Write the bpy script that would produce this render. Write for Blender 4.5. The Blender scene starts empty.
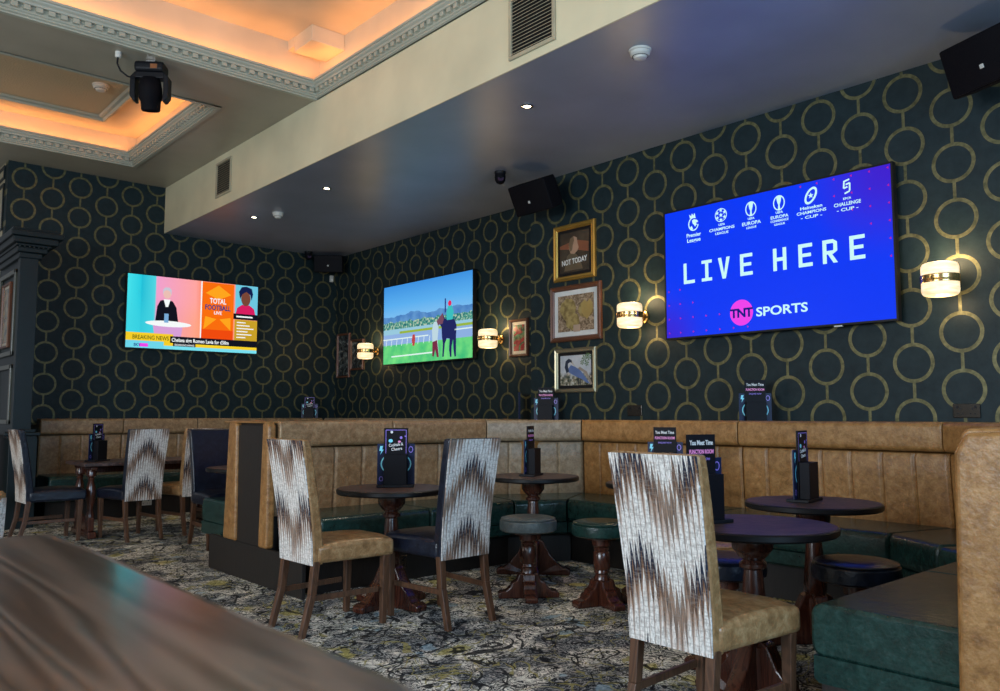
import bpy, bmesh, math, random
from mathutils import Vector, Matrix
R = math.radians
S = bpy.context.scene
C = S.collection
random.seed(7)

# ------------------------------------------------------------------ camera, world, light, exposure
cam_d = bpy.data.cameras.new('camera'); cam = bpy.data.objects.new('camera', cam_d); C.objects.link(cam)
cam_d.sensor_width = 36; cam_d.lens = 818 / 1000 * 36; cam_d.clip_start = .02
cam.location = (0, 0, 1.2)
cam.rotation_euler = (R(90 + 4.856), 0, -R(41.3))
cam_d.dof.use_dof = True; cam_d.dof.focus_distance = 4.6; cam_d.dof.aperture_fstop = 7.5
S.camera = cam
w = bpy.data.worlds.new('world'); S.world = w; w.use_nodes = True
w.node_tree.nodes['Background'].inputs[0].default_value = (.80, .88, 1.0, 1)
w.node_tree.nodes['Background'].inputs[1].default_value = .23
S.view_settings.view_transform = 'Standard'; S.view_settings.look = 'None'
S.view_settings.gamma = 1; S.view_settings.use_curve_mapping = False
S.view_settings.exposure = 0.0

def area(name, loc, target, sx, sy, power, col):
    d = bpy.data.lights.new(name, 'AREA'); d.shape = 'RECTANGLE'; d.size = sx; d.size_y = sy
    d.energy = power; d.color = col
    o = bpy.data.objects.new(name, d); C.objects.link(o); o.location = loc
    o.rotation_euler = (Vector(target) - Vector(loc)).to_track_quat('-Z', 'Y').to_euler()
    return o
# added area lights giving daylight from unseen windows behind and left of camera
area('daylight_fill', (-3.9, 2.2, 2.3), (3, 4.6, .6), 3.6, 1.9, 345, (.80, .90, 1.0))
area('front_daylight_fill', (1.6, -2.8, 2.2), (3.2, 3.5, .4), 3.4, 1.8, 230, (.45, .72, 1.0))
area('side_daylight_fill', (-3.9, 8.6, 2.3), (2.4, 8.6, .6), 2.4, 1.7, 60, (1.0, .90, .72))

# ------------------------------------------------------------------ node helper
class G:
    def __init__(s, name, rough=.5, metal=0., spec=.5, coat=0.):
        s.m = bpy.data.materials.new(name); s.m.use_nodes = True
        s.t = s.m.node_tree; s.n = s.t.nodes; s.b = s.n['Principled BSDF']
        s.b.inputs['Roughness'].default_value = rough; s.b.inputs['Metallic'].default_value = metal
        s.b.inputs['Specular IOR Level'].default_value = spec
        s.b.inputs['Coat Weight'].default_value = coat; s.b.inputs['Coat Roughness'].default_value = .15
        s._xyz = None
    def put(s, sock, v):
        if isinstance(v, (int, float)): sock.default_value = v
        elif isinstance(v, tuple): sock.default_value = v if len(v) == 4 or sock.type == 'VECTOR' else v + (1,)
        else: s.t.links.new(v, sock)
    def f(s, op, a, b=0., c=0.):
        n = s.n.new('ShaderNodeMath'); n.operation = op
        for i, v in enumerate((a, b, c)): s.put(n.inputs[i], v)
        return n.outputs[0]
    def obj(s):
        if s._xyz is None: s._xyz = s.n.new('ShaderNodeTexCoord').outputs['Object']
        return s._xyz
    def xyz(s, v=None):
        n = s.n.new('ShaderNodeSeparateXYZ'); s.put(n.inputs[0], v if v is not None else s.obj()); return n.outputs
    def scale(s, k, v=None):
        n = s.n.new('ShaderNodeMapping'); n.inputs['Scale'].default_value = k; s.put(n.inputs[0], v if v is not None else s.obj()); return n.outputs[0]
    def noise(s, sc, det=2, dist=0., v=None, rough=.5, col=False):
        n = s.n.new('ShaderNodeTexNoise'); n.inputs['Scale'].default_value = sc; n.inputs['Detail'].default_value = det
        n.inputs['Distortion'].default_value = dist; n.inputs['Roughness'].default_value = rough
        s.put(n.inputs['Vector'], v if v is not None else s.obj()); return n.outputs['Color' if col else 'Fac']
    def voro(s, sc, v=None, feat='F1', out='Distance', rnd=1.):
        n = s.n.new('ShaderNodeTexVoronoi'); n.feature = feat; n.inputs['Scale'].default_value = sc; n.inputs['Randomness'].default_value = rnd
        s.put(n.inputs['Vector'], v if v is not None else s.obj()); return n.outputs[out]
    def ramp(s, fac, *stops, const=False):
        n = s.n.new('ShaderNodeValToRGB'); e = n.color_ramp
        if const: e.interpolation = 'CONSTANT'
        while len(e.elements) < len(stops): e.elements.new(.5)
        for el, (p, c) in zip(e.elements, stops): el.position = p; el.color = tuple(c) + (1,)
        s.put(n.inputs[0], fac); return n.outputs[0]
    def mix(s, fac, a, b):
        n = s.n.new('ShaderNodeMix'); n.data_type = 'RGBA'
        s.put(n.inputs[0], fac); s.put(n.inputs[6], a); s.put(n.inputs[7], b); return n.outputs[2]
    def step(s, v, lo, hi):
        n = s.n.new('ShaderNodeMapRange'); n.interpolation_type = 'SMOOTHSTEP'
        s.put(n.inputs[0], v); n.inputs[1].default_value = lo; n.inputs[2].default_value = hi; return n.outputs[0]
    def vadd(s, a, b):
        n = s.n.new('ShaderNodeVectorMath'); n.operation = 'ADD'; s.put(n.inputs[0], a); s.put(n.inputs[1], b); return n.outputs[0]
    def vmul(s, a, k):
        n = s.n.new('ShaderNodeVectorMath'); n.operation = 'SCALE'; s.put(n.inputs[0], a); n.inputs[3].default_value = k; return n.outputs[0]
    def color(s, c): s.put(s.b.inputs['Base Color'], c)
    def bump(s, h, k=.2, d=.01):
        n = s.n.new('ShaderNodeBump'); n.inputs['Strength'].default_value = k; n.inputs['Distance'].default_value = d
        s.put(n.inputs['Height'], h); s.t.links.new(n.outputs[0], s.b.inputs['Normal'])

def plain(name, c, rough=.5, metal=0., spec=.5, coat=0., var=.12):
    g = G(name, rough, metal, spec, coat)
    n = g.noise(7, 3)
    g.color(g.ramp(n, (.3, tuple(x * (1 - var) for x in c)), (.7, tuple(min(1, x * (1 + var)) for x in c))))
    return g.m
def glow(name, c, k=1.):
    g = G(name, .6, 0, 0); g.b.inputs['Base Color'].default_value = (0, 0, 0, 1)
    g.b.inputs['Emission Color'].default_value = tuple(c) + (1,); g.b.inputs['Emission Strength'].default_value = k
    return g.m
def srgb(r, g_, b):
    f = lambda x: (x / 255 / 12.92) if x / 255 <= .04045 else ((x / 255 + .055) / 1.055) ** 2.4
    return (f(r), f(g_), f(b))

def leather(name, dark, mid, light, rough=.38, scr=.5, spec=.5):
    g = G(name, rough, 0, spec)
    n1 = g.noise(19, 7, .3, rough=.75)
    c = g.ramp(n1, (.33, dark), (.5, mid), (.68, light))
    d = g.vadd(g.obj(), g.vmul(g.noise(6, 2, col=True), .25))
    v = g.voro(14, d, 'DISTANCE_TO_EDGE')
    ln = g.f('MULTIPLY', g.f('SUBTRACT', 1., g.step(v, .0, .05)), g.step(g.noise(3.1, 2), .4, .65))
    g.color(g.mix(g.f('MULTIPLY', ln, scr), c, light))
    g.bump(g.f('ADD', g.noise(60, 3), g.f('MULTIPLY', g.noise(9, 4, .8), 2.0)), .28, .007)
    return g.m
tan = leather('tan_leather', (.17, .075, .021), (.28, .135, .040), (.41, .22, .080), .40, .4)
tan_mid = leather('mid_tan_leather', (.16, .09, .04), (.26, .155, .075), (.38, .26, .14), .40, .45)
taupe = leather('grey_tan_leather', (.17, .115, .065), (.26, .19, .115), (.38, .29, .19), .4, .5)
tan_chair = leather('chair_tan_leather', (.16, .082, .032), (.28, .155, .064), (.44, .28, .14), .34, .6)
green = leather('green_leather', (.005, .018, .015), (.009, .032, .027), (.018, .056, .048), .25, .15)
navy = leather('navy_leather', (.003, .005, .010), (.006, .009, .019), (.013, .020, .038), .28, .2)
greyleather = leather('grey_green_leather', (.045, .058, .058), (.075, .092, .092), (.13, .15, .15), .35, .3)

def wood(name, dark, light, rough=.35, ax=(1, 1, .12), sc=14, coat=0., k=.1, dist=1.2):
    g = G(name, rough, 0, .5, coat)
    v = g.scale(ax)
    n = g.noise(sc, 4 if dist > 1 else 1, dist, v=v)
    wv = g.f('ADD', g.f('MULTIPLY', g.f('SINE', g.f('MULTIPLY', n, 42.)), .5), .5)
    n2 = g.noise(sc * 6, 3, 0, v=v)
    g.color(g.mix(g.f('ADD', g.f('MULTIPLY', wv, .6), g.f('MULTIPLY', n2, .4)), dark, light))
    g.bump(g.f('ADD', wv, n2), k, .002)
    return g.m
leg_wood = wood('chair_leg_wood', (.045, .020, .010), (.115, .052, .026), .4)
base_wood = wood('mahogany_wood', (.030, .008, .005), (.085, .026, .014), .25, coat=.3)
top_wood = wood('tabletop_wood', (.018, .010, .010), (.125, .070, .058), .45, (1, .25, 1), 9, k=.25)
fore_wood = wood('oak_counter_wood', (.014, .009, .008), (.19, .135, .105), .28, (1, .05, 1), 19, coat=1., k=.3, dist=.15)
panel_wood = wood('dark_brown_panel', (.007, .005, .004), (.014, .010, .008), .55)
black_edge = plain('black_edge', (.006, .006, .007), .4, 0, .3)
black_plastic = plain('black_plastic', (.005, .006, .009), .5, 0, .25)
speaker_black = plain('speaker_black', (.003, .003, .005), .7, 0, .12)
brass = plain('brass', (.75, .50, .20), .2, 1.)
chrome = plain('dark_chrome', (.35, .34, .33), .15, 1.)
white_plastic = plain('white_plastic', (.62, .60, .54), .4)
joinery = plain('dark_teal_joinery', (.005, .011, .013), .4, 0, .3)
cream = plain('cream_paint', (.40, .36, .25), .5)
def ceil_mat(name, c, rough, spec=.5, coat=0.):
    g = G(name, rough, 0, spec, coat)
    n = g.noise(1.7, 3)
    g.color(g.ramp(n, (.3, tuple(x * .9 for x in c)), (.7, tuple(x * 1.1 for x in c))))
    g.bump(g.noise(2.2, 2), .05, .02)
    return g.m
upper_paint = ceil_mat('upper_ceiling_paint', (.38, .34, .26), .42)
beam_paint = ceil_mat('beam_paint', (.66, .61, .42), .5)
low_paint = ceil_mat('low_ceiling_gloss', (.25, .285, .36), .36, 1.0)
cornice_paint = ceil_mat('cornice_paint', (.42, .42, .34), .4)
coffer_paint = ceil_mat('coffer_paint', (.60, .50, .36), .6)
def textured():
    g = G('anaglypta_panel', .6); g.color((.50, .42, .27)); g.bump(g.noise(55, 3), .6, .01); return g.m
panel_paper = textured()

# wallpaper: chains of gold rings, alternate columns offset by half a pitch
def wallpaper(name, axis, u0, z0, pu=.313, pv=.382):
    g = G(name, .55, 0, .25)
    x = g.xyz(); u = g.f('DIVIDE', g.f('SUBTRACT', x[axis], u0), pu)
    ci = g.f('ROUND', u); fu = g.f('MULTIPLY', g.f('SUBTRACT', u, ci), pu)
    odd = g.f('MULTIPLY', g.f('MODULO', g.f('ADD', ci, 200.), 2.), .5)
    v = g.f('ADD', g.f('DIVIDE', g.f('SUBTRACT', x[2], z0), pv), odd)
    fv = g.f('MULTIPLY', g.f('SUBTRACT', v, g.f('ROUND', v)), pv)
    d = g.f('SQRT', g.f('ADD', g.f('MULTIPLY', fu, fu), g.f('MULTIPLY', fv, fv)))
    ring = g.f('MULTIPLY', g.f('GREATER_THAN', d, .113), g.f('LESS_THAN', d, .138))
    bar = g.f('MULTIPLY', g.f('LESS_THAN', g.f('ABSOLUTE', fu), .0105), g.f('GREATER_THAN', d, .130))
    mask = g.f('MAXIMUM', ring, bar)
    wn = g.noise(11, 5, rough=.7)
    gold = g.ramp(g.noise(30, 4), (.3, (.075, .072, .033)), (.7, (.18, .165, .078)))
    bg = g.ramp(wn, (.3, (.0045, .0135, .017)), (.7, (.012, .026, .030)))
    g.color(g.mix(mask, bg, gold))
    g.put(g.b.inputs['Metallic'], g.f('MULTIPLY', mask, .35))
    g.put(g.b.inputs['Roughness'], g.f('SUBTRACT', .52, g.f('MULTIPLY', mask, .12)))
    g.bump(g.f('ADD', g.f('MULTIPLY', mask, .5), g.noise(40, 2)), .15, .004)
    return g.m
paper_back = wallpaper('ring_wallpaper_back', 0, 2.080, 4.058)
paper_mid = wallpaper('ring_wallpaper_middle', 1, 7.125, 2.856)
paper_right = wallpaper('ring_wallpaper_right', 1, 2.345, 3.468)

def carpet():
    g = G('floral_carpet', .95, 0, .1)
    d1 = g.vadd(g.obj(), g.vmul(g.noise(3.2, 3, col=True), .55))
    d2 = g.vadd(g.obj(), g.vmul(g.noise(7, 2, col=True), .22))
    speck = g.noise(38, 3, 1.6, rough=.7, v=d2)
    base = g.ramp(speck, (.42, (.010, .012, .016)), (.46, (.10, .11, .115)), (.50, (.42, .41, .36)), (.56, (.85, .83, .74)))
    grey = g.ramp(speck, (.42, (.008, .010, .014)), (.52, (.09, .105, .12)), (.60, (.42, .42, .40)))
    col = g.mix(g.step(g.noise(2.6, 2, .5), .46, .56), base, grey)
    # leaves and flower heads
    v = g.voro(3.4, d1)
    och = g.f('MULTIPLY', g.step(v, .30, .24), g.step(g.noise(2.1, 1), .48, .54))
    col = g.mix(g.f('MULTIPLY', och, .85), col, g.ramp(speck, (.4, (.20, .18, .05)), (.6, (.60, .54, .20))))
    v2 = g.voro(4.6, g.vadd(d1, (3.3, 1.7, 0)))
    blu = g.f('MULTIPLY', g.step(v2, .28, .22), g.step(g.noise(1.7, 1, v=g.vadd(g.obj(), (5., 2., 0))), .50, .56))
    col = g.mix(g.f('MULTIPLY', blu, .8), col, g.ramp(speck, (.4, (.09, .16, .21)), (.6, (.36, .50, .58))))
    # looping outlines
    def loops(sc, off, wdt):
        n = g.noise(sc, 1, .8, v=g.vadd(g.obj(), off))
        return g.f('SUBTRACT', 1., g.step(g.f('ABSOLUTE', g.f('SUBTRACT', n, .5)), wdt * .5, wdt))
    l1 = g.f('MAXIMUM', loops(3.0, (1., 4., 0), .017), loops(5.0, (7., 2., 0), .015))
    ye = g.f('MAXIMUM', loops(4.1, (9., 9., 0), .010), g.f('MULTIPLY', g.step(g.f('ABSOLUTE', g.f('SUBTRACT', v, .36)), .02, .008), g.step(g.noise(1.3, 1), .45, .5)))
    col = g.mix(g.f('MULTIPLY', ye, .8), col, (.30, .27, .08))
    col = g.mix(g.f('MULTIPLY', l1, .92), col, (.006, .007, .010))
    g.color(col); g.bump(g.noise(220, 2), .5, .006)
    return g.m
carpet_m = carpet()

def ikat(name, x0, z0, period=.36, per_x=.30):
    """flame-stitch weave: narrow vertical stripes cut into chevrons of white, brown and navy"""
    g = G(name, .85, 0, .2)
    x = g.xyz()
    cu = g.f('DIVIDE', x[0], .0235)
    ci = g.f('ROUND', cu); fx = g.f('ABSOLUTE', g.f('SUBTRACT', cu, ci))
    xc = g.f('MULTIPLY', ci, .0235)
    tri = g.f('PINGPONG', g.f('SUBTRACT', xc, x0), per_x / 2)
    wn = g.n.new('ShaderNodeTexWhiteNoise'); wn.noise_dimensions = '1D'; g.put(wn.inputs['W'], ci)
    jit = g.f('ADD', g.f('MULTIPLY', g.f('SUBTRACT', wn.outputs[0], .5), .14), g.f('MULTIPLY', g.f('MODULO', g.f('ADD', ci, 100.), 2.), .06))
    z = g.f('DIVIDE', g.f('SUBTRACT', x[2], z0), period)
    fine = g.f('MULTIPLY', g.f('SUBTRACT', g.noise(1, 2, v=g.scale((260, 1, 18))), .5), .12)
    t = g.f('ADD', g.f('ADD', z, g.f('MULTIPLY', tri, 2.9)), g.f('ADD', jit, g.f('ADD', g.f('MULTIPLY', fx, .62), fine)))
    band = g.f('FRACT', g.f('ADD', t, 10.))
    cen = g.f('SUBTRACT', 1., g.step(tri, .045, .12))
    white = g.ramp(g.noise(1, 2, v=g.scale((300, 1, 60))), (.32, (.36, .345, .33)), (.48, (.70, .68, .65)), (.7, (.86, .84, .81)))
    brown = g.ramp(g.noise(1, 3, v=g.scale((330, 1, 14))), (.38, (.035, .022, .018)), (.52, (.17, .085, .045)), (.70, (.42, .26, .17)))
    far_ = g.step(tri, .05, per_x * .5)
    pale = g.mix(g.f('MULTIPLY', far_, .22), brown, (.50, .44, .39))
    nv = g.mix(cen, pale, (.018, .024, .045))
    rose = g.mix(g.step(g.noise(1, 2, v=g.scale((55, 1, 7))), .42, .58), white, (.42, .32, .265))
    c = g.mix(g.step(band, .34, .56), white, rose)
    c = g.mix(g.f('GREATER_THAN', band, .64), c, pale)
    c = g.mix(g.f('GREATER_THAN', band, .80), c, nv)
    gap = g.f('MULTIPLY', g.step(fx, .36, .5), .75)
    c = g.mix(gap, c, (.16, .115, .09))
    weft = g.f('MULTIPLY', g.step(g.noise(1, 1, v=g.scale((30, 1, 150))), .50, .62), .35)
    c = g.mix(weft, c, (.25, .22, .20))
    g.color(c)
    g.bump(g.f('ADD', g.noise(1, 2, v=g.scale((300, 1, 120))), g.f('MULTIPLY', fx, -1.)), .5, .004)
    return g.m

# ------------------------------------------------------------------ mesh helpers
def link(name, bm, m, parent=None, loc=(0, 0, 0), rot=(0, 0, 0), smooth=False, bevel=0., seg=2, ang=35):
    bmesh.ops.recalc_face_normals(bm, faces=bm.faces[:])
    me = bpy.data.meshes.new(name); bm.to_mesh(me); bm.free()
    for mm in (m if isinstance(m, (list, tuple)) else [m]): me.materials.append(mm)
    o = bpy.data.objects.new(name, me); C.objects.link(o); o.location = loc; o.rotation_euler = rot
    if parent: o.parent = parent
    if bevel:
        b = o.modifiers.new('bevel', 'BEVEL'); b.width = bevel; b.segments = seg; b.limit_method = 'ANGLE'; b.angle_limit = R(ang)
        b.harden_normals = False
    if smooth:
        for p in me.polygons: p.use_smooth = True
        if smooth != 'full':
            try: me.set_sharp_from_angle(angle=R(40))
            except Exception: pass
    return o
def thing(name, label, cat, loc=(0, 0, 0), rz=0, group=None, rot=None):
    o = bpy.data.objects.new(name, None); o.empty_display_size = .1; C.objects.link(o)
    o.location = loc; o.rotation_euler = rot if rot else (0, 0, rz); o['label'] = label; o['category'] = cat
    if group: o['group'] = group
    return o
def struct(name, bm, m, **k):
    o = link(name, bm, m, **k); o['kind'] = 'structure'; return o
def NB(): return bmesh.new()
def box(bm, x0, x1, y0, y1, z0, z1, mi=0):
    v = [bm.verts.new(p) for p in ((x0, y0, z0), (x1, y0, z0), (x1, y1, z0), (x0, y1, z0), (x0, y0, z1), (x1, y0, z1), (x1, y1, z1), (x0, y1, z1))]
    for q in ((3, 2, 1, 0), (4, 5, 6, 7), (0, 1, 5, 4), (1, 2, 6, 5), (2, 3, 7, 6), (3, 0, 4, 7)):
        f = bm.faces.new([v[i] for i in q]); f.material_index = mi
    return v
def B(*a):
    bm = NB(); box(bm, *a); return bm
def lathe(bm, prof, n=24, c=(0, 0), a0=0, a1=2 * math.pi, mi=0):
    full = abs(a1 - a0 - 2 * math.pi) < 1e-6
    rings = []
    k = n if full else n + 1
    for r, z in prof:
        rings.append([bm.verts.new((c[0] + r * math.cos(a0 + (a1 - a0) * i / n), c[1] + r * math.sin(a0 + (a1 - a0) * i / n), z)) for i in range(k)])
    for a, b in zip(rings, rings[1:]):
        for i in range(n):
            j = (i + 1) % k
            f = bm.faces.new((a[i], a[j], b[j], b[i])); f.material_index = mi
    if full:
        for rg in (rings[0], rings[-1]):
            try: bm.faces.new(rg)
            except Exception: pass
def tube(bm, pts, r, n=8, closed=False):
    pts = [Vector(p) for p in pts]; rings = []
    for i, p in enumerate(pts):
        a = pts[(i - 1) % len(pts)] if (i or closed) else p; b = pts[(i + 1) % len(pts)] if (i < len(pts) - 1 or closed) else p
        d = (b - a).normalized(); up = Vector((0, 0, 1)) if abs(d.z) < .9 else Vector((1, 0, 0))
        s = d.cross(up).normalized(); t = s.cross(d)
        rr = r[i] if isinstance(r, (list, tuple)) else r
        rings.append([bm.verts.new(p + (s * math.cos(2 * math.pi * k / n) + t * math.sin(2 * math.pi * k / n)) * rr) for k in range(n)])
    pr = list(zip(rings, rings[1:])) + ([(rings[-1], rings[0])] if closed else [])
    for a, b in pr:
        for k in range(n): bm.faces.new((a[k], a[(k + 1) % n], b[(k + 1) % n], b[k]))
    if not closed: bm.faces.new(rings[0][::-1]); bm.faces.new(rings[-1])
def bar(bm, p0, p1, w0, w1=None, d0=None, d1=None):
    """square-section tapered leg between two points"""
    w1 = w1 or w0; d0 = d0 or w0; d1 = d1 or w1
    a = [bm.verts.new((p0[0] + sx * w0 / 2, p0[1] + sy * d0 / 2, p0[2])) for sx, sy in ((-1, -1), (1, -1), (1, 1), (-1, 1))]
    b = [bm.verts.new((p1[0] + sx * w1 / 2, p1[1] + sy * d1 / 2, p1[2])) for sx, sy in ((-1, -1), (1, -1), (1, 1), (-1, 1))]
    bm.faces.new(a[::-1]); bm.faces.new(b)
    for i in range(4): bm.faces.new((a[i], a[(i + 1) % 4], b[(i + 1) % 4], b[i]))
def beam(bm, p0, p1, w, h):
    p0 = Vector(p0); p1 = Vector(p1); d = (p1 - p0).normalized(); s = d.cross(Vector((0, 0, 1))).normalized(); u = s.cross(d)
    r = []
    for p in (p0, p1): r.append([bm.verts.new(p + s * a * w / 2 + u * b * h / 2) for a, b in ((-1, -1), (1, -1), (1, 1), (-1, 1))])
    bm.faces.new(r[0][::-1]); bm.faces.new(r[1])
    for i in range(4): bm.faces.new((r[0][i], r[0][(i + 1) % 4], r[1][(i + 1) % 4], r[1][i]))
def flat(bm, pts, y, mi=0, t=0.):
    """polygon in the local x-z plane at depth y (facing -y); t gives it a thickness behind"""
    v = [bm.verts.new((p[0], y, p[1])) for p in pts]
    bm.faces.new(v).material_index = mi
    if t:
        v2 = [bm.verts.new((p[0], y + t, p[1])) for p in pts]
        bm.faces.new(v2[::-1]).material_index = mi
        for i in range(len(v)):
            j = (i + 1) % len(v); bm.faces.new((v[i], v[j], v2[j], v2[i])).material_index = mi
def rect(u0, u1, v0, v1): return [(u0, v0), (u1, v0), (u1, v1), (u0, v1)]
def ell(cx, cz, rx, rz, n=24, a0=0, a1=360): return [(cx + rx * math.cos(R(a0 + (a1 - a0) * i / n)), cz + rz * math.sin(R(a0 + (a1 - a0) * i / n))) for i in range(n if a1 - a0 == 360 else n + 1)]
def ringf(bm, cx, cz, rx, rz, w_, y, n=28, a0=0, a1=360):
    o = ell(cx, cz, rx, rz, n, a0, a1); i_ = ell(cx, cz, rx - w_, rz - w_, n, a0, a1)
    k = len(o); vo = [bm.verts.new((p[0], y, p[1])) for p in o]; vi = [bm.verts.new((p[0], y, p[1])) for p in i_]
    for q in range(k if a1 - a0 == 360 else k - 1):
        j = (q + 1) % k; bm.faces.new((vo[q], vo[j], vi[j], vi[q]))
def P(name, pts, y, m, parent, t=.0006):
    bm = NB()
    for p in (pts if isinstance(pts[0][0], (tuple, list)) else [pts]): flat(bm, p, y, t=t)
    return link(name, bm, m, parent)
def text(s, size, x, y, z, m, parent, name='lettering', bold=0., space=1., align='LEFT', rot=0., width=None, ext=.0004):
    """text as a mesh standing in the local x-z plane"""
    cu = bpy.data.curves.new('t', 'FONT'); cu.body = s; cu.size = size; cu.offset = bold * size; cu.space_character = space
    cu.align_x = align; cu.extrude = ext; cu.resolution_u = 3
    o = bpy.data.objects.new('t', cu); C.objects.link(o)
    bpy.context.view_layer.update()
    me = bpy.data.meshes.new_from_object(o.evaluated_get(bpy.context.evaluated_depsgraph_get()))
    bpy.data.objects.remove(o)
    k = 1.
    if width:
        xs = [v.co.x for v in me.vertices]; k = width / (max(xs) - min(xs))
    me.transform(Matrix.Rotation(R(90), 4, 'X') @ Matrix.Rotation(R(rot), 4, 'Z') @ Matrix.Diagonal((k, 1, 1, 1)))
    me.name = name; me.materials.clear(); me.materials.append(m)
    q = bpy.data.objects.new(name, me); C.objects.link(q); q.location = (x, y, z); q.parent = parent
    return q

# ------------------------------------------------------------------ room
XR, XM, YB, JOG, ZL, ZH, XB = 5.85, 6.38, 11.1, 6.17, 3.63, 4.25, 3.75
struct('floor', B(-4, 6.9, -3, 13.2, -.1, 0), carpet_m)
struct('wall_back', B(1.9, 6.6, YB, YB + .15, 0, 4.8), paper_back)
struct('wall_right', B(XR, XR + .8, -3, JOG, 0, ZL + .1), paper_right)
struct('wall_recess', B(XM, XM + .3, JOG, YB, 0, ZL + .1), paper_mid)
bm = B(1.9, 2.02, YB + .16, 13.2, 0, 4.8)
wl = struct('wall_left', bm, cream)
bm = NB()
for z0, z1 in ((3.42, 4.0), (4.05, 4.22)):
    box(bm, 1.885, 1.9, 11.25, 11.29, z0, z1); box(bm, 1.885, 1.9, 12.2, 12.24, z0, z1)
    box(bm, 1.885, 1.9, 11.29, 12.2, z0, z0 + .035); box(bm, 1.885, 1.9, 11.29, 12.2, z1 - .035, z1)
struct('trim_wall_panel', bm, joinery, bevel=.004)
# flat ceilings
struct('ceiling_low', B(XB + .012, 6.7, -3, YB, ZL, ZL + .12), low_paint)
CA = (-2.2, 3.79, -.6, 6.99, 4.75)     # recess over the near part: x0 x1 y0 y1 top
CB = (-2.2, 3.14, 7.76, 10.40, 4.61)
bm = NB()
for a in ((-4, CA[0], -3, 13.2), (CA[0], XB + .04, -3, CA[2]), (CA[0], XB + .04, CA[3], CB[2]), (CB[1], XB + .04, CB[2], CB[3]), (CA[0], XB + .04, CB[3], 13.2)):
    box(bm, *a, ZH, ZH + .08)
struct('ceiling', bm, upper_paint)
bm = NB(); box(bm, XB, XB + .04, -3, YB, ZL + .02, ZH + .15); box(bm, XB, XB + .012, -3, YB, ZL - .001, ZL + .02); box(bm, XB + .11, XB + .2, -3, YB, ZL + .13, 4.8)
struct('wall_beam', bm, beam_paint)
for nm, (x0, x1, y0, y1, zt) in (('ceiling_recess_near', CA), ('ceiling_recess_far', CB)):
    bm = NB()
    box(bm, x0 - .1, x1 + .1, y0 - .1, y1 + .1, zt, zt + .06)
    box(bm, x0 - .06, x0, y0, y1, ZH + .03, zt); box(bm, x1, x1 + .06, y0, y1, ZH + .03, zt)
    box(bm, x0, x1, y0 - .06, y0, ZH + .03, zt); box(bm, x0, x1, y1, y1 + .06, ZH + .03, zt)
    struct(nm, bm, coffer_paint)
# plaster boss in the corner of the near recess
struct('trim_corner_boss', B(3.45, 3.79, 6.52, 6.86, 4.60, 4.75), coffer_paint, bevel=.006)
bm = B(3.45, 3.79, 6.86, 6.99, 4.66, 4.75)
struct('trim_corner_boss_return', bm, coffer_paint)
# applied moulding and textured panel inside the far recess
def frame_loft(bm, x0, x1, y0, y1, prof):
    """prof: list of (inset, z); a mitred moulding running around a rectangle"""
    rings = [[bm.verts.new(p) for p in ((x0 + d, y0 + d, z), (x1 - d, y0 + d, z), (x1 - d, y1 - d, z), (x0 + d, y1 - d, z))] for d, z in prof]
    for a, b in zip(rings, rings[1:]):
        for i in range(4): bm.faces.new((a[i], a[(i + 1) % 4], b[(i + 1) % 4], b[i]))
bm = NB(); z = CB[4]
frame_loft(bm, CB[0], CB[1], CB[2], CB[3], [(.50, z), (.50, z - .045), (.53, z - .055), (.55, z - .035), (.58, z - .03), (.60, z - .015), (.60, z)])
struct('trim_panel_moulding', bm, cornice_paint)
struct('ceiling_papered_panel', B(CB[0] + .59, CB[1] - .59, CB[2] + .59, CB[3] - .59, z - .012, z + .01), panel_paper)
# dentilled cornices with the cove light shelf behind their lips
def cornice(name, x0, x1, y0, y1):
    bm = NB()
    pr = [(-.04, 0), (0, 0), (.0, .012), (.018, .018), (.018, .030), (.030, .036), (.030, .044), (.030, .046), (.030, .087), (.062, .088), (.066, .105), (.082, .118), (.086, .130), (.10, .134), (.10, .152), (.085, .152), (.085, .13), (-.04, .13)]
    frame_loft(bm, x0, x1, y0, y1, [(d, ZH - .012 + z_ * 1.02) for d, z_ in pr])
    # dentils
    z0, z1 = ZH + .038, ZH + .074; p = .085
    def run(a, b, fn):
        n = int((b - a) / p)
        for i in range(n):
            q = a + (b - a) * (i + .25) / n; fn(q, q + p * .55)
    run(y0 + .05, y1 - .05, lambda a, b: box(bm, x1 - .060, x1 - .02, a, b, z0, z1))
    run(x0 + .05, x1 - .05, lambda a, b: box(bm, a, b, y1 - .060, y1 - .02, z0, z1))
    run(x0 + .05, x1 - .05, lambda a, b: box(bm, a, b, y0 + .02, y0 + .060, z0, z1))
    struct(name, bm, cornice_paint)
cornice('trim_cornice_near', CA[0], XB, CA[2], 6.95)
cornice('trim_cornice_far', CB[0], 3.10, 7.80, 10.36)
def cove(name, x0, x1, y0, y1, z_, lum):
    col = (1.0, .38, .10)
    for i, (cx, cy, L, rz) in enumerate((((x0 + x1) / 2, y1 - .035, x1 - x0 - .2, 0), ((x0 + x1) / 2, y0 + .035, x1 - x0 - .2, 0), (x1 - .035, (y0 + y1) / 2, y1 - y0 - .2, 90), (x0 + .035, (y0 + y1) / 2, y1 - y0 - .2, 90))):
        d = bpy.data.lights.new(name, 'AREA'); d.shape = 'RECTANGLE'; d.size = L; d.size_y = .03; d.energy = lum * L; d.color = col
        o = bpy.data.objects.new(name, d); C.objects.link(o); o.location = (cx, cy, z_); o.rotation_euler = (R(180), 0, R(rz))
cove('cove_light_near', CA[0], XB, CA[2], 6.95, ZH + .135, 2.6)
cove('cove_light_far', CB[0], 3.10, 7.80, 10.36, ZH + .135, 2.3)

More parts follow.
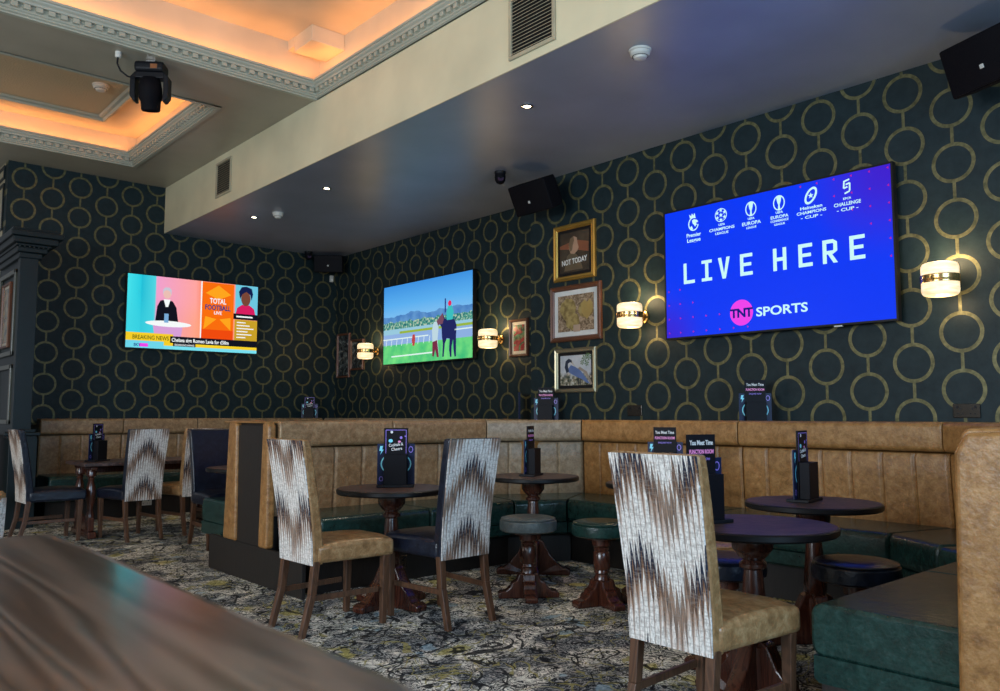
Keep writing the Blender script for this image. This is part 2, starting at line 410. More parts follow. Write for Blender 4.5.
# ------------------------------------------------------------------ ceiling fittings
def downlight(x, y, lab, pw=38):
    t = thing('downlight', lab, 'ceiling light', (x, y, ZL), group='downlights in the low ceiling')
    bm = NB(); lathe(bm, [(.030, -.001), (.048, -.001), (.048, -.007), (.034, -.009), (.030, -.004)], 24); link('trim_ring', bm, chrome, t, smooth=True)
    bm = NB(); lathe(bm, [(.030, -.003), (.0301, -.005)], 20); link('lamp', bm, glow('downlight_glow', (1, .86, .6), 14), t)
    d = bpy.data.lights.new('downlight_beam', 'SPOT'); d.energy = pw; d.color = (1, .84, .62); d.spot_size = R(78); d.spot_blend = .6; d.shadow_soft_size = .04
    o = bpy.data.objects.new('downlight_beam', d); C.objects.link(o); o.location = (0, 0, -.02); o.parent = t
downlight(4.30, 4.57, 'round recessed downlight nearest the camera in the low ceiling, glowing yellow', 75)
downlight(4.288, 7.70, 'small recessed downlight in the blue-tinted middle of the low ceiling, second from camera', 55)
downlight(4.262, 9.44, 'farthest recessed downlight, near the beam and the white detector', 55)
def detector(x, y, z, lab, r=.055, name='smoke_detector'):
    t = thing(name, lab, 'smoke detector', (x, y, z))
    bm = NB(); lathe(bm, [(r * 1.1, 0), (r * 1.1, -.012), (r, -.016)], 28); link('mounting_base', bm, white_plastic, t, smooth=True)
    bm = NB(); lathe(bm, [(r * .96, -.015), (r * .96, -.034), (r * .78, -.046), (r * .62, -.050), (r * .6, -.062), (r * .3, -.068), (.002, -.068)], 28); link('sensor_head', bm, white_plastic, t, smooth=True)
    bm = NB(); lathe(bm, [(r * .74, -.0475), (r * .79, -.0475), (r * .79, -.0455), (r * .74, -.0465)], 28); link('vent_slot', bm, black_plastic, t)
detector(4.187, 3.348, ZL, 'white smoke detector on the low grey ceiling, right of the large louvred vent', .068)
detector(4.392, 9.06, ZL, 'white smoke detector between two small downlights on the blue-lit ceiling', .062)
detector(2.31, 8.88, CB[4] - .012, 'white round detector on the textured ceiling panel inside the far recess', .075)
def vent(y0, y1, z0, z1, lab):
    t = thing('air_vent', lab, 'air vent', (XB, (y0 + y1) / 2, (z0 + z1) / 2))
    h, v = (y1 - y0) / 2, (z1 - z0) / 2
    bm = NB(); f = .028
    for a in ((-h, h, -v, -v + f), (-h, h, v - f, v), (-h, -h + f, -v + f, v - f), (h - f, h, -v + f, v - f)): box(bm, -.018, -.0005, a[0], a[1], a[2], a[3])
    link('vent_frame', bm, cream, t, bevel=.004)
    link('backing', B(-.003, -.001, -h + f, h - f, -v + f, v - f), black_edge, t)
    bm = NB(); n = int((z1 - z0 - 2 * f) / .0245)
    for i in range(n):
        z_ = -v + f + (i + .5) * (2 * v - 2 * f) / n
        q = [bm.verts.new(p) for p in ((-.016, -h + f, z_ - .006), (-.016, h - f, z_ - .006), (-.004, h - f, z_ + .004), (-.004, -h + f, z_ + .004))]
        bm.faces.new(q); q2 = [bm.verts.new((p.co.x - .001, p.co.y, p.co.z + .003)) for p in q]; bm.faces.new(q2[::-1])
        for k in range(4): bm.faces.new((q[k], q[(k + 1) % 4], q2[(k + 1) % 4], q2[k]))
    link('louvres', bm, cream, t)
vent(3.70, 4.16, 3.69, 4.15, 'large square louvred vent near the top centre of the cream beam')
vent(8.93, 9.36, 3.75, 4.17, 'small louvred vent on the beam close to the back wall')

def dome_cam(x, y, lab, rz):
    t = thing('security_camera', lab, 'camera', (x, y, ZL), rz)
    bm = NB(); lathe(bm, [(.058, 0), (.058, -.018), (.050, -.03)], 24); link('mount', bm, black_plastic, t, smooth=True)
    bm = NB(); lathe(bm, [(.052, -.025), (.056, -.06), (.052, -.09), (.036, -.115), (.015, -.126), (.001, -.128)], 24); link('housing', bm, speaker_black, t, smooth=True)
    bm = NB(); lathe(bm, [(.030, 0), (.030, .012), (.020, .014), (.001, .010)], 20)
    link('lens', bm, plain('lens_glass', (.05, .03, .06), .1), t, loc=(0, -.044, -.085), rot=(R(60), 0, 0), smooth=True)
dome_cam(5.30, 6.03, 'black dome security camera on the low ceiling left of the wall speaker', R(-35))
dome_cam(5.80, 10.93, 'small black dome camera on the ceiling beside the far corner speaker', R(-10))

# moving-head stage light hanging from the upper ceiling
t = thing('moving_head_light', 'black moving-head stage light hanging from the upper ceiling on a clamp', 'stage light', (2.25, 7.12, ZH), R(-36)); t.scale = (.80, .9, 1.0)
bm = NB(); box(bm, -.05, .05, -.03, .03, -.03, -.0); link('ceiling_clamp', bm, chrome, t, bevel=.004)
bm = NB(); box(bm, -.155, .155, -.09, .09, -.12, -.03); link('base_unit', bm, black_plastic, t, bevel=.03, seg=3)
link('display', B(.02, .09, -.0925, -.09, -.10, -.06), plain('amber_display', (.25, .09, .03), .3), t)
bm = NB()
box(bm, -.15, .15, -.055, .055, -.17, -.115)
for s in (-1, 1):
    v = []
    for (xx, zz) in ((.15, -.115), (.20, -.16), (.20, -.33), (.165, -.37), (.135, -.37), (.145, -.30), (.145, -.17)): v.append((s * xx, zz))
    flat(bm, v, -.055, t=.11)
link('yoke', bm, black_plastic, t, bevel=.008)
bm = NB(); lathe(bm, [(.001, .15), (.07, .15), (.105, .12), (.118, .06), (.118, -.03), (.10, -.06), (.095, -.13), (.085, -.14), (.08, -.12), (.001, -.12)], 20)
hd = link('lamp_head', bm, speaker_black, t, loc=(0, 0, -.305), rot=(R(12), 0, 0), smooth=True)
bm = NB(); lathe(bm, [(.001, -.122), (.078, -.123)], 20); link('lens', bm, plain('lamp_lens', (.04, .05, .07), .1), hd)
t = thing('power_cable', 'short black cable looping from a pale ceiling outlet to the stage light', 'cable', (1.98, 7.13, ZH))
bm = NB(); tube(bm, [(0, 0, -.03), (-.005, 0, -.10), (.02, -.01, -.16), (.07, -.03, -.20), (.12, -.035, -.205)], .008); link('cord', bm, black_plastic, t, smooth=True)
bm = NB(); lathe(bm, [(.022, -.05), (.026, -.03), (.026, 0)], 14); link('outlet', bm, white_plastic, t, smooth=True)

# loudspeakers
def speaker(loc, rz, tilt, roll, lab, sc=1.):
    t = thing('loudspeaker', lab, 'speaker', loc, rot=(tilt, roll, rz))
    t.scale = (sc, sc, sc)
    bm = NB()
    sec = [(-.25, -.15), (.25, -.15), (.25, .15), (-.25, .15)]
    a = [bm.verts.new((x_, -.12, z_)) for x_, z_ in sec]
    b = [bm.verts.new((x_ * .98, .04, z_ * .98)) for x_, z_ in sec]
    c = [bm.verts.new((x_ * .55, .17, z_ * .62)) for x_, z_ in sec]
    for p, q in ((a, b), (b, c)):
        for i in range(4): bm.faces.new((p[i], p[(i + 1) % 4], q[(i + 1) % 4], q[i]))
    bm.faces.new(a[::-1]); bm.faces.new(c)
    link('cabinet', bm, speaker_black, t, bevel=.012)
    gm = G('speaker_grille', .5); gm.color((.003, .003, .005)); gm.b.inputs['Specular IOR Level'].default_value = .12; gm.bump(gm.voro(160), .6, .003)
    bm = NB(); n = 8
    top = [(-.238 + .476 * i / n, -.122 - .018 * math.sin(math.pi * i / n)) for i in range(n + 1)]
    va = [bm.verts.new((x_, y_, -.138)) for x_, y_ in top]; vb = [bm.verts.new((x_, y_, .138)) for x_, y_ in top]
    vc = [bm.verts.new((x_, -.118, -.138)) for x_, y_ in top]; vd = [bm.verts.new((x_, -.118, .138)) for x_, y_ in top]
    for i in range(n):
        bm.faces.new((va[i], va[i + 1], vb[i + 1], vb[i])); bm.faces.new((vc[i], vc[i + 1], va[i + 1], va[i])); bm.faces.new((vb[i], vb[i + 1], vd[i + 1], vd[i]))
    link('grille', bm, gm.m, t, smooth=True)
    bd = link('badge', B(-.012, .012, -.143, -.139, -.045, -.021), white_plastic, t)
    bm = NB(); beam(bm, (0, .14, .02), (0, .26, .06), .06, .03); beam(bm, (0, .25, .12), (0, .25, -.02), .12, .02); link('bracket', bm, black_plastic, t)
speaker((5.52, 5.72, 3.37), R(-90), R(26), R(0), 'black wall loudspeaker mounted high above the gold-framed poster', 1.02)
speaker((5.45, 1.62, 3.38), R(-112), R(20), R(0), 'black loudspeaker cut off by the right edge, above the last wall lamp', 1.06)
speaker((6.08, 10.80, 3.46), R(-40), R(10), 0, 'black loudspeaker tucked in the far corner under the low ceiling', .85)
t = thing('motion_sensor', 'tiny white motion sensor on the wall below the corner speaker', 'sensor', (6.28, YB, 3.29))
link('casing', B(-.026, .026, -.035, -.001, -.05, .05), white_plastic, t, bevel=.006); link('window', B(-.016, .016, -.037, -.035, -.035, -.005), plain('sensor_window', (.8, .8, .75), .3), t)

# ------------------------------------------------------------------ televisions
def tv(name_lab, loc, rz, W, H, th, tilt, screen_mat):
    t = thing('television', name_lab, 'television', loc, rot=(tilt, 0, rz)); b = .014
    bm = NB()
    for a in ((-b, W + b, -b, 0), (-b, W + b, H, H + b), (-b, 0, 0, H), (W, W + b, 0, H)): box(bm, a[0], a[1], -.004, th, a[2], a[3])
    box(bm, 0, W, .006, th, 0, H)
    link('bezel', bm, black_edge, t)
    link('screen', B(0, W, .0, .006, 0, H), screen_mat, t)
    link('wall_bracket', B(W * .35, W * .65, th, th + .045, H * .3, H * .7), black_plastic, t)
    return t
# big television: blue advert for live sport
g = G('blue_screen', .3, 0, .5); x = g.xyz()
d1 = g.f('SQRT', g.f('ADD', g.f('POWER', g.f('SUBTRACT', x[0], 1.95), 2.), g.f('POWER', g.f('SUBTRACT', x[2], 1.1), 2.)))
d2 = g.f('SQRT', g.f('ADD', g.f('POWER', x[0], 2.), g.f('POWER', x[2], 2.)))
e = g.mix(g.f('MAXIMUM', g.step(d1, .75, 0.), g.f('MULTIPLY', g.step(d2, .45, 0.), .8)), srgb(0, 55, 245), srgb(62, 28, 205))
g.color((.002, .002, .004)); g.b.inputs['Specular IOR Level'].default_value = .12; g.put(g.b.inputs['Emission Color'], e); g.b.inputs['Emission Strength'].default_value = 1.0
TB = tv('huge wall television showing a blue live sport advert', (5.745, 4.346, 1.862), R(-90), 1.945, 1.092, .05, 0, g.m)
ice = glow('pale_ice_light', srgb(205, 250, 250), 1.0); mag = glow('magenta_light', srgb(238, 70, 235)); mag2 = glow('arrow_light', srgb(200, 40, 170), .8)
ink = glow('screen_navy', srgb(8, 30, 130)); Y0 = -.0012
def strokes(segs, u, v, wd, ht, th):
    out = []
    for kind, *a in segs:
        if kind == 'r': x0, x1, z0, z1 = a; out.append(rect(u + x0 * wd, u + x1 * wd, v + z0 * ht, v + z1 * ht))
        else: out.append([(u + px * wd, v + pz * ht) for px, pz in a[0]])
    return out
w_ = .27
LET = {'L': [('r', 0, w_, 0, 1), ('r', w_, 1, 0, .16)], 'I': [('r', .36, .64, .15, .85), ('r', .05, .95, 0, .15), ('r', .05, .95, .85, 1)],
       'V': [('p', [(0, 1), (.28, 1), (.5, .25), (.36, 0)]), ('p', [(.36, 0), (.64, 0), (1, 1), (.72, 1), (.5, .25)])],
       'E': [('r', 0, w_, 0, 1), ('r', w_, 1, 0, .16), ('r', w_, .9, .43, .58), ('r', w_, 1, .84, 1)],
       'H': [('r', 0, w_, 0, 1), ('r', 1 - w_, 1, 0, 1), ('r', w_, 1 - w_, .42, .58)],
       'R': [('r', 0, w_, 0, 1), ('r', w_, .72, .84, 1), ('r', w_, .72, .38, .53), ('p', [(.72, .38), (1, .50), (1, .88), (.72, 1), (.72, .84), (.74, .80), (.74, .58), (.72, .53)]), ('p', [(.36, .38), (.64, .38), (1.02, 0), (.72, 0)])]}
for ch, u in zip('LIVEHERE', (.187, .363, .529, .735, 1.027, 1.238, 1.430, 1.634)):
    bm = NB()
    for p in strokes(LET[ch], u, .450, .112, .176, 0): flat(bm, p, Y0, t=.0006)
    link('letter_' + ch.lower(), bm, ice, TB)
bm = NB(); flat(bm, ell(.736, .155, .104, .104, 40), Y0, t=.0006); link('round_logo', bm, mag, TB)
text('TNT', .098, .736, Y0 - .001, .119, ink, TB, 'logo_lettering', .035, .92, 'CENTER', width=.205)
text('SPORTS', .098, .866, Y0, .113, ice, TB, 'lettering', .022, 1.0, width=.432)
def small(s, size, u, v, wd): text(s, size, u, Y0, v, ice, TB, 'lettering', .02, 1, 'CENTER', width=wd)
small('Premier', .046, .296, .846, .145); small('League', .046, .296, .802, .135)
small('UEFA', .026, .572, .893, .06); small('CHAMPIONS', .034, .572, .855, .24); small('LEAGUE', .028, .572, .822, .125)
small('UEFA', .026, .845, .893, .06); small('EUROPA', .038, .845, .852, .168); small('LEAGUE', .024, .845, .822, .09)
small('UEFA', .026, 1.090, .897, .06); small('EUROPA', .034, 1.090, .860, .150); small('CONFERENCE', .024, 1.090, .833, .152); small('LEAGUE', .022, 1.090, .806, .09)
small('Heineken', .034, 1.352, .885, .175); small('CHAMPIONS', .032, 1.352, .850, .235); small('- CUP -', .030, 1.352, .814, .17)
small('EPCR', .022, 1.629, .900, .06); small('CHALLENGE', .036, 1.629, .858, .20); small('- CUP -', .032, 1.629, .818, .16)
# emblems
bm = NB()                                                     # crowned lion head
ringf(bm, .296, .955, .052, .060, .010, Y0, 28, 60, 350)
flat(bm, [(.262, 1.008), (.255, 1.042), (.274, 1.025), (.284, 1.048), (.296, 1.026), (.310, 1.048), (.316, 1.02), (.316, 1.008)], Y0)
flat(bm, [(.282, .985), (.300, .995), (.332, .985), (.345, .968), (.322, .960), (.330, .945), (.312, .930), (.300, .948), (.288, .960)], Y0)
flat(bm, [(.262, .930), (.280, .940), (.292, .912), (.276, .902)], Y0); link('lion_emblem', bm, ice, TB)
def star(cx, cz, r, k=.42, n=5, a0=90):
    return [(cx + (r if i % 2 == 0 else r * k) * math.cos(R(a0 + i * 180 / n)), cz + (r if i % 2 == 0 else r * k) * math.sin(R(a0 + i * 180 / n))) for i in range(2 * n)]
bm = NB(); ringf(bm, .567, .981, .057, .057, .006, Y0)
flat(bm, star(.567, .981, .021), Y0)
for i in range(6): a = R(30 + i * 60); flat(bm, star(.567 + .040 * math.cos(a), .981 + .040 * math.sin(a), .019), Y0)
link('star_ball_emblem', bm, ice, TB)
for cx in (.845, 1.090):
    bm = NB(); ringf(bm, cx, .980, .050, .060, .009, Y0)
    flat(bm, [(cx - .024, 1.035), (cx + .024, 1.035), (cx + .014, .985), (cx + .006, .965), (cx + .010, .925), (cx - .010, .925), (cx - .006, .965), (cx - .014, .985)], Y0 - .0003); link('trophy_emblem', bm, ice, TB)
bm = NB()
pts = [(p[0], p[1]) for p in ell(0, 0, .070, .042, 28)]; pin = [(p[0], p[1]) for p in ell(0, 0, .052, .026, 28)]
rt = lambda p: (1.352 + p[0] * math.cos(R(58)) - p[1] * math.sin(R(58)), .984 + p[0] * math.sin(R(58)) + p[1] * math.cos(R(58)))
vo = [bm.verts.new((rt(p)[0], Y0, rt(p)[1])) for p in pts]; vi = [bm.verts.new((rt(p)[0], Y0, rt(p)[1])) for p in pin]
for i in range(28): j = (i + 1) % 28; bm.faces.new((vo[i], vo[j], vi[j], vi[i]))
flat(bm, star(1.352, .984, .024), Y0); link('rugby_ball_emblem', bm, ice, TB)
bm = NB()
for a, b in (((1.610, 1.035), (1.650, 1.045)), ((1.606, .985), (1.611, 1.040)), ((1.606, .985), (1.635, .992)), ((1.622, 1.010), (1.652, 1.018)), ((1.650, .960), (1.652, 1.018)), ((1.612, .945), (1.651, .958))):
    dx, dz = b[0] - a[0], b[1] - a[1]; L = math.hypot(dx, dz); nx, nz = -dz / L * .006, dx / L * .006
    flat(bm, [(a[0] - nx, a[1] - nz), (b[0] - nx, b[1] - nz), (b[0] + nx, b[1] + nz), (a[0] + nx, a[1] + nz)], Y0)
link('linked_hooks_emblem', bm, ice, TB)
bm = NB()
def tri(u, v, s=1): flat(bm, [(u - .009 * s, v), (u + .006 * s, v + .010), (u + .006 * s, v - .010)], Y0)
for i, n in enumerate((1, 1, 2, 3, 4, 6)):
    for j in range(n): tri(1.27 + i * .131, 1.068 - j * .1255)
for i, n in enumerate((4, 3, 2, 2, 1, 1)):
    for j in range(n): tri(.146 + i * .129 - .0, .038 + j * .123, -1)
for j in range(4): tri(.03, .04 + j * .12, -1)
link('arrow_pattern', bm, mag2, TB)
link('sensor_bump', B(1.50, 1.56, -.006, .01, -.024, -.014), white_plastic, TB)

# middle television: horse racing
def screen(name, fn):
    g = G(name, .3, 0, .12); g.color((.002, .002, .004)); g.put(g.b.inputs['Emission Color'], fn(g)); g.b.inputs['Emission Strength'].default_value = 1.0; return g.m
W2, H2 = 1.955, 1.075
def race(g):
    x = g.xyz(); z = g.f('DIVIDE', x[2], H2)
    u = g.f('DIVIDE', x[0], W2)
    sky = g.ramp(z, (.4, srgb(150, 205, 240)), (.75, srgb(90, 175, 240)), (1., srgb(60, 145, 225)))
    hill = g.f('ADD', .50, g.f('MULTIPLY', g.noise(2.2, 3, v=g.scale((1, 1, 0))), .22))
    c = g.mix(g.f('LESS_THAN', z, hill), sky, g.ramp(g.noise(5, 3), (.4, srgb(70, 125, 190)), (.6, srgb(95, 150, 205))))
    trees = g.f('ADD', .47, g.f('MULTIPLY', g.noise(9, 4, v=g.scale((1, 1, 0))), .12))
    tc = g.ramp(g.noise(30, 4), (.35, srgb(20, 80, 110)), (.5, srgb(60, 150, 130)), (.62, srgb(200, 215, 190)), (.72, srgb(180, 120, 130)))
    c = g.mix(g.f('LESS_THAN', z, trees), c, tc)
    c = g.mix(g.f('LESS_THAN', z, .44), c, srgb(150, 200, 220))
    c = g.mix(g.f('MULTIPLY', g.f('LESS_THAN', z, .405), g.f('GREATER_THAN', u, .2)), c, srgb(150, 180, 60))
    c = g.mix(g.f('LESS_THAN', z, .375), c, srgb(140, 175, 225))
    gr = g.ramp(g.noise(6, 4), (.3, srgb(60, 190, 120)), (.7, srgb(120, 225, 130)))
    return g.mix(g.f('LESS_THAN', z, .24), c, gr)
TM = tv('middle wall television showing a racehorse with its groom and jockey', (6.275, 9.60, 1.895), R(-90), W2, H2, .05, 0, screen('racing_screen', race))
sc = lambda pts, cx, cz, kx, kz=None: [(cx + p[0] * kx, cz + p[1] * (kz or kx)) for p in pts]
rail = glow('rail_light', srgb(225, 245, 240)); bm = NB()
flat(bm, rect(0, 1.05, .33, .345), Y0)
P('far_rail', rect(1.6, W2, .36, .375), Y0, rail, TM)
for i in range(9): u = .06 + i * .125; flat(bm, [(u, .24), (u + .012, .24), (u + .03, .335), (u + .018, .335)], Y0)
link('white_rail', bm, rail, TM)
P('white_turf_line', [(.2, .09), (1.15, .10), (1.15, .118), (.2, .108)], Y0, rail, TM)
horse_m = glow('horse_colour', srgb(35, 40, 95), 1.)
hz = [(1.30, .56), (1.22, .50), (1.19, .44), (1.22, .42), (1.29, .46), (1.33, .42), (1.34, .30), (1.36, .20), (1.35, .04), (1.38, .04), (1.40, .20), (1.44, .27), (1.50, .26), (1.49, .12), (1.51, .03), (1.54, .03), (1.54, .16), (1.57, .25), (1.58, .12), (1.60, .03), (1.63, .03), (1.63, .30), (1.64, .42), (1.60, .50), (1.50, .52), (1.40, .52), (1.35, .60)]
P('horse', hz, Y0, horse_m, TM)
P('horse_head', [(1.30, .56), (1.22, .50), (1.19, .44), (1.22, .42), (1.29, .46), (1.35, .46), (1.38, .52), (1.35, .60)], Y0 - .0005, glow('bay_brown', srgb(120, 75, 95)), TM)
P('rider', [(1.44, .50), (1.56, .50), (1.58, .60), (1.54, .68), (1.47, .68), (1.43, .60)], Y0 - .0008, glow('teal_silks', srgb(60, 190, 190)), TM)
P('rider_cap', ell(1.50, .71, .035, .035, 14), Y0 - .001, glow('red_cap', srgb(225, 40, 90)), TM)
P('groom', [(1.14, .24), (1.20, .24), (1.24, .04), (1.28, .04), (1.25, .28), (1.27, .42), (1.23, .50), (1.17, .50), (1.13, .40)], Y0 - .001, glow('pale_shirt', srgb(190, 215, 225)), TM)
P('groom_trousers', [(1.14, .24), (1.24, .26), (1.28, .04), (1.24, .04), (1.20, .14), (1.17, .05), (1.14, .06)], Y0 - .0014, glow('maroon_cloth', srgb(120, 45, 70)), TM)
P('distant_walker', [(.70, .22), (.74, .22), (.76, .30), (.75, .37), (.70, .37), (.68, .30)], Y0 - .001, glow('walker_red', srgb(190, 70, 70)), TM)
P('course_tower', rect(1.395, 1.42, .60, .78), Y0, glow('tower_blue', srgb(40, 60, 130)), TM)

# far television: sports news studio
W3, H3 = 1.772, .957
def studio(g):
    x = g.xyz()
    c = g.ramp(g.f('DIVIDE', x[0], W3), (0, srgb(70, 225, 235)), (.095, srgb(40, 205, 225)), (.10, srgb(30, 190, 215)), (.20, srgb(80, 215, 225)), (.205, srgb(240, 160, 205)), (.5, srgb(255, 165, 160)), (.53, srgb(255, 150, 130)), const=False)
    low = g.step(x[2], .75, .3)
    return g.mix(g.f('MULTIPLY', low, .6), c, g.ramp(g.f('DIVIDE', x[0], W3), (.19, srgb(60, 210, 225)), (.21, srgb(235, 150, 190)), (.5, srgb(255, 165, 120))))
TS = tv('television on the back wall showing a football news studio', (3.28, 11.0, 2.067), 0, W3, H3, .05, 0, screen('studio_screen', studio))
wh = glow('white_light', srgb(245, 250, 250)); bk = glow('screen_black', srgb(18, 20, 32)); yel = glow('yellow_light', srgb(245, 205, 40))
P('white_divider', [(.955, .17), (.972, .17), (.972, .957), (.955, .957)], Y0, wh, TS)
P('orange_card', rect(.972, 1.42, .15, .95), Y0, glow('orange_card', srgb(250, 110, 15)), TS)
P('orange_card_base', rect(.972, 1.42, .15, .30), Y0 - .0004, glow('red_orange', srgb(240, 75, 15)), TS)
o1 = glow('amber_facet', srgb(255, 165, 30)); [P('facet', f_, Y0 - .0006, o1, TS) for f_ in ([(1.0, .30), (1.18, .45), (1.02, .48)], [(1.38, .30), (1.22, .45), (1.38, .48)], [(1.02, .80), (1.2, .92), (1.38, .80), (1.2, .72)])]
text('TOTAL', .10, 1.195, Y0 - .001, .665, wh, TS, 'lettering', .02, 1, 'CENTER', width=.23)
text('FOOTBALL', .095, 1.195, Y0 - .001, .575, glow('navy_letters', srgb(20, 60, 120)), TS, 'lettering', .03, 1, 'CENTER', width=.36)
text('LIVE', .06, 1.195, Y0 - .001, .515, wh, TS, 'lettering', .02, 1, 'CENTER')
P('portrait_backdrop', rect(1.44, W3, .55, .957), Y0, glow('sky_backdrop', srgb(110, 200, 225)), TS)
P('portrait_shirt', [(1.45, .55), (1.74, .55), (1.72, .63), (1.65, .68), (1.54, .68), (1.47, .63)], Y0 - .0006, glow('red_shirt', srgb(215, 30, 95)), TS)
P('portrait_head', ell(1.595, .77, .07, .105, 20), Y0 - .001, glow('head_dark', srgb(120, 70, 55)), TS)
P('portrait_hair', [(1.51, .76), (1.49, .86), (1.53, .93), (1.60, .945), (1.68, .92), (1.70, .84), (1.68, .75), (1.66, .83), (1.60, .87), (1.54, .83)], Y0 - .0014, glow('hair_dark', srgb(20, 30, 75)), TS)
P('name_strip', rect(1.42, W3, .47, .55), Y0 - .001, bk, TS)
P('stats_card', rect(1.44, W3, .15, .465), Y0, glow('ochre_card', srgb(200, 160, 40)), TS)
bm = NB()
for i in range(6): flat(bm, rect(1.47, 1.60 + (i * 37 % 5) * .03, .42 - i * .042, .435 - i * .042), Y0 - .001)
flat(bm, rect(1.46, 1.70, .50, .52), Y0 - .0016); link('small_print', bm, wh, TS)
P('yellow_banner', [rect(0, W3, .045, .17), rect(0, .60, .12, .20)], Y0 - .0016, yel, TS)
P('headline_bar', rect(.56, W3, .085, .175), Y0 - .002, bk, TS)
P('sub_bar', rect(.60, .90, .045, .085), Y0 - .0022, bk, TS)
P('cyan_ticker', rect(0, W3, 0, .045), Y0 - .0016, glow('cyan_ticker', srgb(120, 225, 240)), TS)
P('blue_ticker', rect(0, .48, .0, .095), Y0 - .002, glow('blue_ticker', srgb(110, 215, 235)), TS)
text('BREAKING NEWS', .075, .08, Y0 - .0026, .115, glow('dark_green_letters', srgb(60, 80, 20)), TS, 'lettering', .01, width=.46)
text('Chelsea sign Romeo Lavia for £58m', .07, .58, Y0 - .0026, .105, wh, TS, 'lettering', .02, width=.78)
text('BREAKING NEWS', .034, .62, Y0 - .003, .052, wh, TS, 'lettering', .01, width=.26)
text('SKY', .05, .10, Y0 - .003, .022, ink, TS, 'lettering', .02); P('pink_tag', rect(.17, .28, .018, .062), Y0 - .003, mag, TS)
# presenter at the desk
P('presenter_jacket', [(.36, .36), (.38, .56), (.42, .64), (.50, .66), (.58, .64), (.63, .56), (.66, .36)], Y0 - .001, bk, TS)
P('presenter_blouse', [(.46, .66), (.55, .66), (.52, .56), (.49, .56)], Y0 - .0014, wh, TS)
P('presenter_head', ell(.505, .735, .052, .065, 18), Y0 - .0014, glow('face_light', srgb(235, 190, 180)), TS)
P('presenter_hair', [(.45, .72), (.45, .79), (.48, .82), (.53, .82), (.56, .79), (.56, .72), (.54, .77), (.50, .785), (.465, .77)], Y0 - .0018, glow('hair_silver', srgb(200, 200, 215)), TS)
P('desk_top', ell(.535, .335, .30, .040, 28), Y0 - .002, wh, TS)
P('desk_front', [(.33, .315), (.72, .315), (.70, .17), (.36, .17)], Y0 - .0014, glow('desk_lilac', srgb(215, 160, 215)), TS)
P('mug', rect(.475, .53, .35, .47), Y0 - .0028, glow('mug_blue', srgb(120, 170, 215)), TS)

# ------------------------------------------------------------------ wall lamps
shade_m = G('ribbed_glass_shade', .4); shade_m.color((.8, .7, .5))
nn = shade_m.noise(9, 3, v=shade_m.scale((1, 1, 6))); shade_m.put(shade_m.b.inputs['Emission Color'], shade_m.ramp(nn, (.38, (.80, .50, .22)), (.58, (1, .80, .48))))
shade_m.b.inputs['Emission Strength'].default_value = 1.0
def sconce(x, y, z, lab, pw=5):
    t = thing('wall_lamp', lab, 'wall lamp', (x, y, z), R(-90), 'brass and glass wall lamps')
    bm = NB(); lathe(bm, [(.001, -.0), (.058, 0), (.062, .006), (.058, .016), (.044, .022), (.040, .034), (.001, .036)], 28)
    link('wall_plate', bm, brass, t, rot=(R(90), 0, 0), smooth=True)
    bm = NB(); tube(bm, [(0, -.03, 0), (0, -.09, 0)], .014, 12); link('arm', bm, brass, t, smooth=True)
    for s, nm in ((1, 'upper_shade'), (-1, 'lower_shade')):
        bm = NB(); pr = [(.085, .0), (.108, .010), (.112, .020), (.113, .070), (.110, .088), (.102, .100), (.088, .106), (.004, .108)]
        pr = [(r_, s * (z_ + .002)) for r_, z_ in pr]; lathe(bm, pr, 32)
        link(nm, bm, shade_m.m, t, loc=(0, -.20, 0), smooth=True)
    bm = NB(); lathe(bm, [(.112, -.026), (.119, -.026), (.121, -.018), (.119, -.012), (.119, .012), (.121, .018), (.119, .026), (.112, .026)], 40); link('band', bm, brass, t, loc=(0, -.20, 0), smooth=True)
    bm = NB(); lathe(bm, [(.001, 0), (.010, 0), (.012, .010), (.001, .014)], 12); link('finial', bm, brass, t, loc=(0, -.320, 0), rot=(R(90), 0, 0))
    for s in (-1, 1):
        d = bpy.data.lights.new('lamp_glow', 'POINT'); d.energy = pw * (3.6 if s > 0 else 1.); d.color = (1, .70, .36); d.shadow_soft_size = .05
        o = bpy.data.objects.new('lamp_glow', d); C.objects.link(o); o.location = (0, -.17, s * .155); o.parent = t
sconce(XR, 2.075, 2.083, 'glowing brass and glass wall lamp right of the huge blue television', 2)
sconce(XR, 4.68, 2.085, 'glowing brass and glass wall lamp between the framed map and the blue television', 2)
sconce(XM, 7.25, 2.09, 'glowing wall lamp right of the horse racing television', 1.5)
sconce(XM, 9.92, 2.10, 'small glowing wall lamp left of the racing television, by the dark pictures', 1)

# ------------------------------------------------------------------ framed pictures
def picture(loc, rz, W, H, fm, fw, lab, mat_w=0., mat_m=None, art=None, dep=.035, name='framed_picture', back=None):
    t = thing(name, lab, 'picture', loc, rz)
    bm = NB()
    pr = [(0, 0), (0, -dep * .7), (fw * .25, -dep), (fw * .55, -dep * .8), (fw * .8, -dep * .85), (fw, -dep * .45), (fw, 0)]
    rings = [[bm.verts.new(p) for p in ((-W / 2 + d, y_, d), (W / 2 - d, y_, d), (W / 2 - d, y_, H - d), (-W / 2 + d, y_, H - d))] for d, y_ in pr]
    for a, b in zip(rings, rings[1:]):
        for i in range(4): bm.faces.new((a[i], a[(i + 1) % 4], b[(i + 1) % 4], b[i]))
    link('frame', bm, fm, t)
    link('mount', B(-W / 2 + fw * .9, W / 2 - fw * .9, -.010, -.001, fw * .9, H - fw * .9), mat_m or black_edge, t)
    i0 = fw + mat_w
    pc = link('print', B(-W / 2 + i0, W / 2 - i0, -.012, -.010, i0, H - i0), art, t)
    return t, pc
def artmat(name, fn, rough=.25):
    g = G(name, rough, 0, .5); g.color(fn(g)); return g.m
